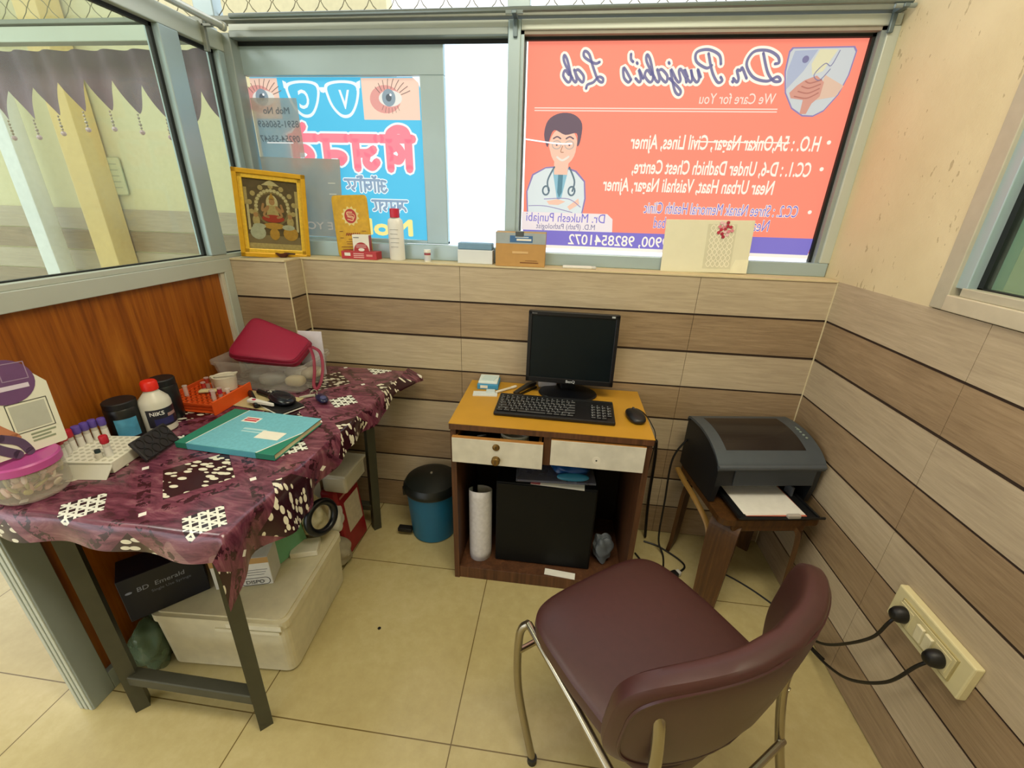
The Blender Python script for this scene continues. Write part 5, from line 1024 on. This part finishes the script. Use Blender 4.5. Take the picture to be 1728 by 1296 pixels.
m = MB(ST); m.tube(cr([(-.185, .175, .40), (-.19, .10, .395), (-.185, 0, .38), (-.165, -.08, .33), (-.16, -.12, .26)], 6), .012, mat('8a6a34', .45), 8, flat=.6); m.build('side_rail', t)
m = MB(ST); m.b2((-.13, -.172, .372), (.13, -.156, .404), SW, .006); m.build('front_rail', t)
t = thing('printer', 'black laser printer with paper tray open, on the corner stool', 'printer', (.745, 1.468, PZ), 0); PB = mat('14171b', .42, var=.1); PG = mat('454c52', .38, var=.08)
def pprism(prof, x0, x1, mt):
    return MB(PT).prism(prof, x0, x1, mt, Matrix(((0, 0, 1, 0), (1, 0, 0, 0), (0, 1, 0, 0), (0, 0, 0, 1))))
side = [(-.03, .0), (.155, 0), (.155, .19), (.13, .212), (.05, .220), (-.06, .198), (-.105, .172), (-.118, .150), (-.118, .145), (-.118, .078), (-.03, .070)]
mb_ = pprism(side, -.166, .166, PB); cheek = [(-.105, 0)] + side[1:-2] + [(-.118, .075)]
for a_, b_ in ((-.185, -.166), (.166, .185)): mb_.prism(cheek, a_, b_, PB, Matrix(((0, 0, 1, 0), (1, 0, 0, 0), (0, 1, 0, 0), (0, 0, 0, 1))))
mb_.build('body', t)
CP = cr([(0, .150, .205), (0, .135, .222), (0, .06, .229), (0, -.01, .222), (0, -.07, .202), (0, -.105, .180), (0, -.122, .163), (0, -.124, .152)], 5)
def strip(x0, x1, P, up, mt, nx=16, edge=0):
    """a strip of the printer's curved lid, raised by up"""
    m = MB(PT); top = [(p.y, p.z + up) for p in P]; n = len(top)
    prof = top + [(y, z - .010) for y, z in top[::-1]]
    return m.prism(prof, x0, x1, mt, Matrix(((0, 0, 1, 0), (1, 0, 0, 0), (0, 1, 0, 0), (0, 0, 0, 1))))
strip(-.192, .192, CP, .001, PG).build('top_cover', t)
strip(-.150, .138, [p for p in CP if -.085 < p.y < .115], .0016, mat('231d1b', .22, spec=.5)).build('tinted_panel', t)
m = MB(PT)
for k in range(4): m.disc(.004, mat('8d9a90', .3), Tm((.166, -.03 + .018 * k, .2205 + .0022 * k), 0, 10), 10, .003)
m.build('buttons', t)
m = MB(PT); m.tube([(-.190, -.121, .156), (.190, -.121, .156)], .009, mat('4a5056', .4), 12); m.build('front_lip', t)
m = MB(PT); m.b2((-.125, -.123, .080), (.165, -.117, .146), mat('2e343a', .42), .003); m.build('front_door', t)
m = MB(PT)
for k in range(4): m.disc(.004, mat('7d8a80', .3), Tm((.168, .02 + .016 * k, .2245 + .002), 0, 6), 10, .003)
m.build('buttons', t)
m = MB(PT); m.b2((-.135, -.215, .012), (.145, -.04, .017), mat('0e1013', .45), .002); m.b2((-.135, -.215, .017), (-.128, -.04, .024), BLACKP); m.b2((.138, -.215, .017), (.145, -.04, .024), BLACKP); m.b2((-.135, -.219, .012), (.165, -.213, .020), BLACKP, .001); m.build('paper_tray', t)
m = MB(PT); m.b2((.118, -.10, .017), (.126, -.06, .055), mat('4a4f55', .4), .002); m.build('paper_guide', t); m = MB(PT); m.b2((.03, -.222, .018), (.075, -.208, .032), clear('stop_clip', 'b5b2aa', .6), .003); m.build('paper_stop', t)
for k in range(3):
    T = PT @ Matrix.Translation((.002 - .004 * k, -.115 + .004 * k, .0178 + .0016 * k)); m = MB(T @ Matrix.Rotation(R((-1, .6, 0)[k]), 4, 'Z')); m.b2((-.105, -.092, 0), (.105, .08, .0012), PAPER if k else mat('c46b55', .6))
    tag(m.build('paper_sheet', origin=tuple(T.translation)), ('orange edged lowest sheet in the printer tray', 'white sheet in the middle of the printer tray stack', 'white top sheet lying in the open printer tray')[k], 'paper', 'sheets in the printer tray')
def cable(name, label, pts, r=.0028, n=8, cat='cable'):
    m = MB(); m.tube(cr(pts, n), r, DARK, 7); return tag(m.build(name, origin=pts[0]), label, cat)
cable('power_cable', 'black cable looping on the floor between desk and stool', [(.40, 1.50, .004), (.44, 1.42, .004), (.47, 1.37, .004), (.54, 1.40, .004), (.60, 1.46, .005), (.52, 1.55, .004), (.45, 1.58, .004)], .004)
cable('printer_cable', 'black cable hanging down behind the left side of printer', [(.54, 1.57, .55), (.50, 1.57, .45), (.50, 1.56, .25), (.50, 1.54, .06), (.52, 1.50, .005), (.50, 1.40, .004)], .004)
m = MB(); m.tube(cr([(.44, 1.63, .50), (.447, 1.63, .40), (.45, 1.625, .2), (.46, 1.61, .012)], 6), .016, mat('08090b', .6), 10, flat=.35); tag(m.build('strap', origin=(.45, 1.62, 0)), 'wide black strap hanging against the wall right of the desk', 'strap')
t = thing('plug_adapter', 'black and white plug lying on the floor left of stool', 'plug', (.53, 1.38, 0)); T = Tm((.53, 1.385, .014), 30)
MB(T).box((0, 0, 0), (.055, .03, .026), DARK, .006).build('body', t); MB(T).box((.035, 0, .002), (.016, .022, .020), mat('c8c8c4'), .004).build('face', t)
cable('floor_cable', 'thin black cable crossing the floor tiles behind the chair', [(.66, 1.46, .003), (.75, 1.44, .003), (.85, 1.36, .003), (.93, 1.25, .004), (.95, 1.15, .006), (.955, 1.08, .03)], .0035)
# ------------------------------------------------------------------ switch board with two plugs
t = thing('switch_board', 'cream electric switch board on the right wall above floor', 'switch board', (XR, .845, .45)); IVO = mat('d2c99c', .5, var=.06); y0, y1, z0, z1 = .728, .958, .400, .503
m = MB(); m.b2((XR - .022, y0, z0), (XR, y1, z1), IVO, .004); m.b2((XR - .026, y0 + .03, z0 + .018), (XR - .020, y1 - .03, z1 - .018), mat('a89c6c', .6)); m.b2((XR - .028, y0 + .033, z0 + .021), (XR - .022, y1 - .033, z1 - .021), mat('c9bf92', .5), .001); m.build('plate', t)
for k, yy in enumerate((.852, .826)):
    m = MB(Tm((XR - .030, yy, .45), 0, 0, -6)); m.box((0, 0, 0), (.008, .021, .045), mat('ded7b4', .4), .002); m.build('switch', t)
for yy in (.905, .790):
    m = MB(); m.b2((XR - .0295, yy - .022, .428), (XR - .027, yy + .022, .474), mat('cbc195', .5), .001)
    for dy, dz in ((0, .012), (-.01, -.008), (.01, -.008)): m.disc(.003, DARK, Matrix.Translation((XR - .0295, yy + dy, .45 + dz)) @ Euler((0, R(-90), 0)).to_matrix().to_4x4(), 10, .0005)
    m.build('socket', t)
def plug(label, yy, zz, pts):
    t = thing('power_plug', label, 'plug', (XR - .03, yy, zz), 0, 'plugs in the switch board'); T = Matrix.Translation((XR - .0298, yy, zz)) @ Euler((0, R(-90), 0)).to_matrix().to_4x4()
    MB(T).lathe([(.022, 0), (.023, .004), (.021, .018), (.014, .028), (.006, .031)], mat('08080a', .5), seg=22, sy=.85).build('body', t)
    m = MB(); m.tube(cr(pts, 8), .0042, DARK, 8); m.build('cord', t)
plug('black plug in the farther socket of the switch board', .905, .450, [(XR - .045, .905, .440), (XR - .055, .905, .415), (XR - .05, .93, .33), (XR - .04, 1.0, .21), (XR - .03, 1.08, .10), (XR - .03, 1.16, .03)])
plug('black plug in the nearer socket of the switch board', .790, .447, [(XR - .045, .79, .436), (XR - .055, .80, .40), (XR - .055, .84, .28), (XR - .05, .93, .15), (XR - .04, 1.03, .07), (XR - .035, 1.14, .02)])
# ------------------------------------------------------------------ chair
CT = Tm((.262, .735, 0), 36.9)          # local +y is where the chair faces, +x its right
CT = Matrix.Translation((.256, .722, .0)) @ Matrix.Rotation(math.atan2(.6, .8), 4, 'Z')
LEA = mat('40201f', .40, var=.12, scale=60, spec=.55)
t = thing('chair', 'maroon leatherette chair with chrome tube legs in the foreground', 'chair', (.252, .745, 0))
m = MB(CT); m.pillow(.435, .43, .062, 5, LEA, Matrix.Translation((0, 0, .455)), fn=lambda x, y, z: (x * (1 - .06 * (y < 0) * (-y / .2)), y, z + .010 * (1 - (x / .22) ** 2) * (z > 0) - .012 * (y / .215) ** 3), rings=12, seg=72, pw=5); m.build('seat', t)
BRX = .30
def bend(x, y, z):
    a = x / BRX; r_ = BRX - z
    return (r_ * math.sin(a), -.225 + (BRX - r_ * math.cos(a)) * .95 - BRX * 0 , y)
def backfn(x, y, z):
    v = y / .20 + .5; a = x / .34; r_ = .34 + z
    lean = -.05 * (v - .5)
    return (r_ * math.sin(a), -.190 - .0 + .34 - r_ * math.cos(a) - .34 + .34 * 0 + lean + .0, .635 + y)
def backfn(x, y, z):
    v = y / .27 + .5; a = x / .42; r_ = .42 + z
    xx = r_ * math.sin(a); yy = -.222 + .42 - r_ * math.cos(a) - .03 * (v - .3)
    return (xx, yy, .640 + y - .012 * (abs(x) / .25) ** 2)
m = MB(CT); m.pillow(.58, .275, .055, 4.0, LEA, fn=backfn, rings=12, seg=80, pw=4.5); m.build('backrest', t)
m = MB(CT); pts = [backfn(x * .94, y * .94, .0215) for x, y in [(.281 * math.copysign(abs(math.cos(a)) ** (2 / 4.0), math.cos(a)), .128 * math.copysign(abs(math.sin(a)) ** (2 / 4.0), math.sin(a))) for a in [2 * math.pi * k / 90 for k in range(90)]]]; m.tube(pts, .0035, mat('3a1719', .4), 6, cyc=True); m.build('piping', t)
CH = mat('a79f8c', .2, .95, .05); r_ = .0105
for sx in (-1, 1):
    m = MB(CT); m.tube(cr([(sx * .20, .20, .425), (sx * .218, .212, .38), (sx * .225, .195, .2), (sx * .222, .115, .012)], 8), r_, CH, 12); m.lathe([(.013, 0), (.013, .02)], DARK, Tm((sx * .222, .115, 0)), 12); m.build('front_leg', t)
    m = MB(CT); m.tube(cr([(sx * .215, -.178, .705), (sx * .220, -.196, .66), (sx * .218, -.206, .55), (sx * .220, -.205, .42), (sx * .232, -.25, .2), (sx * .235, -.32, .012)], 8), r_, CH, 12); m.lathe([(.013, 0), (.013, .02)], DARK, Tm((sx * .235, -.32, 0)), 12); m.build('rear_leg', t)
    m = MB(CT); m.tube([(sx * .20, .20, .424), (sx * .212, 0, .418), (sx * .230, -.215, .41)], r_ * .9, CH, 12); m.build('seat_rail', t)
    m = MB(CT); m.lathe([(.011, 0), (.012, .003), (.008, .007), (.001, .008)], mat('d8d6d0', .25, .8), Matrix.Translation((sx * .216, -.184, .712)) @ Euler((R(90), 0, R(sx * 40))).to_matrix().to_4x4(), 12); m.build('bolt', t)
m = MB(CT); m.tube([(-.222, .207, .33), (.222, .207, .33)], .008, CH, 10); m.build('front_stretcher', t)
m = MB(CT); m.tube([(-.231, -.24, .27), (.231, -.24, .27)], .008, CH, 10); m.build('rear_stretcher', t)
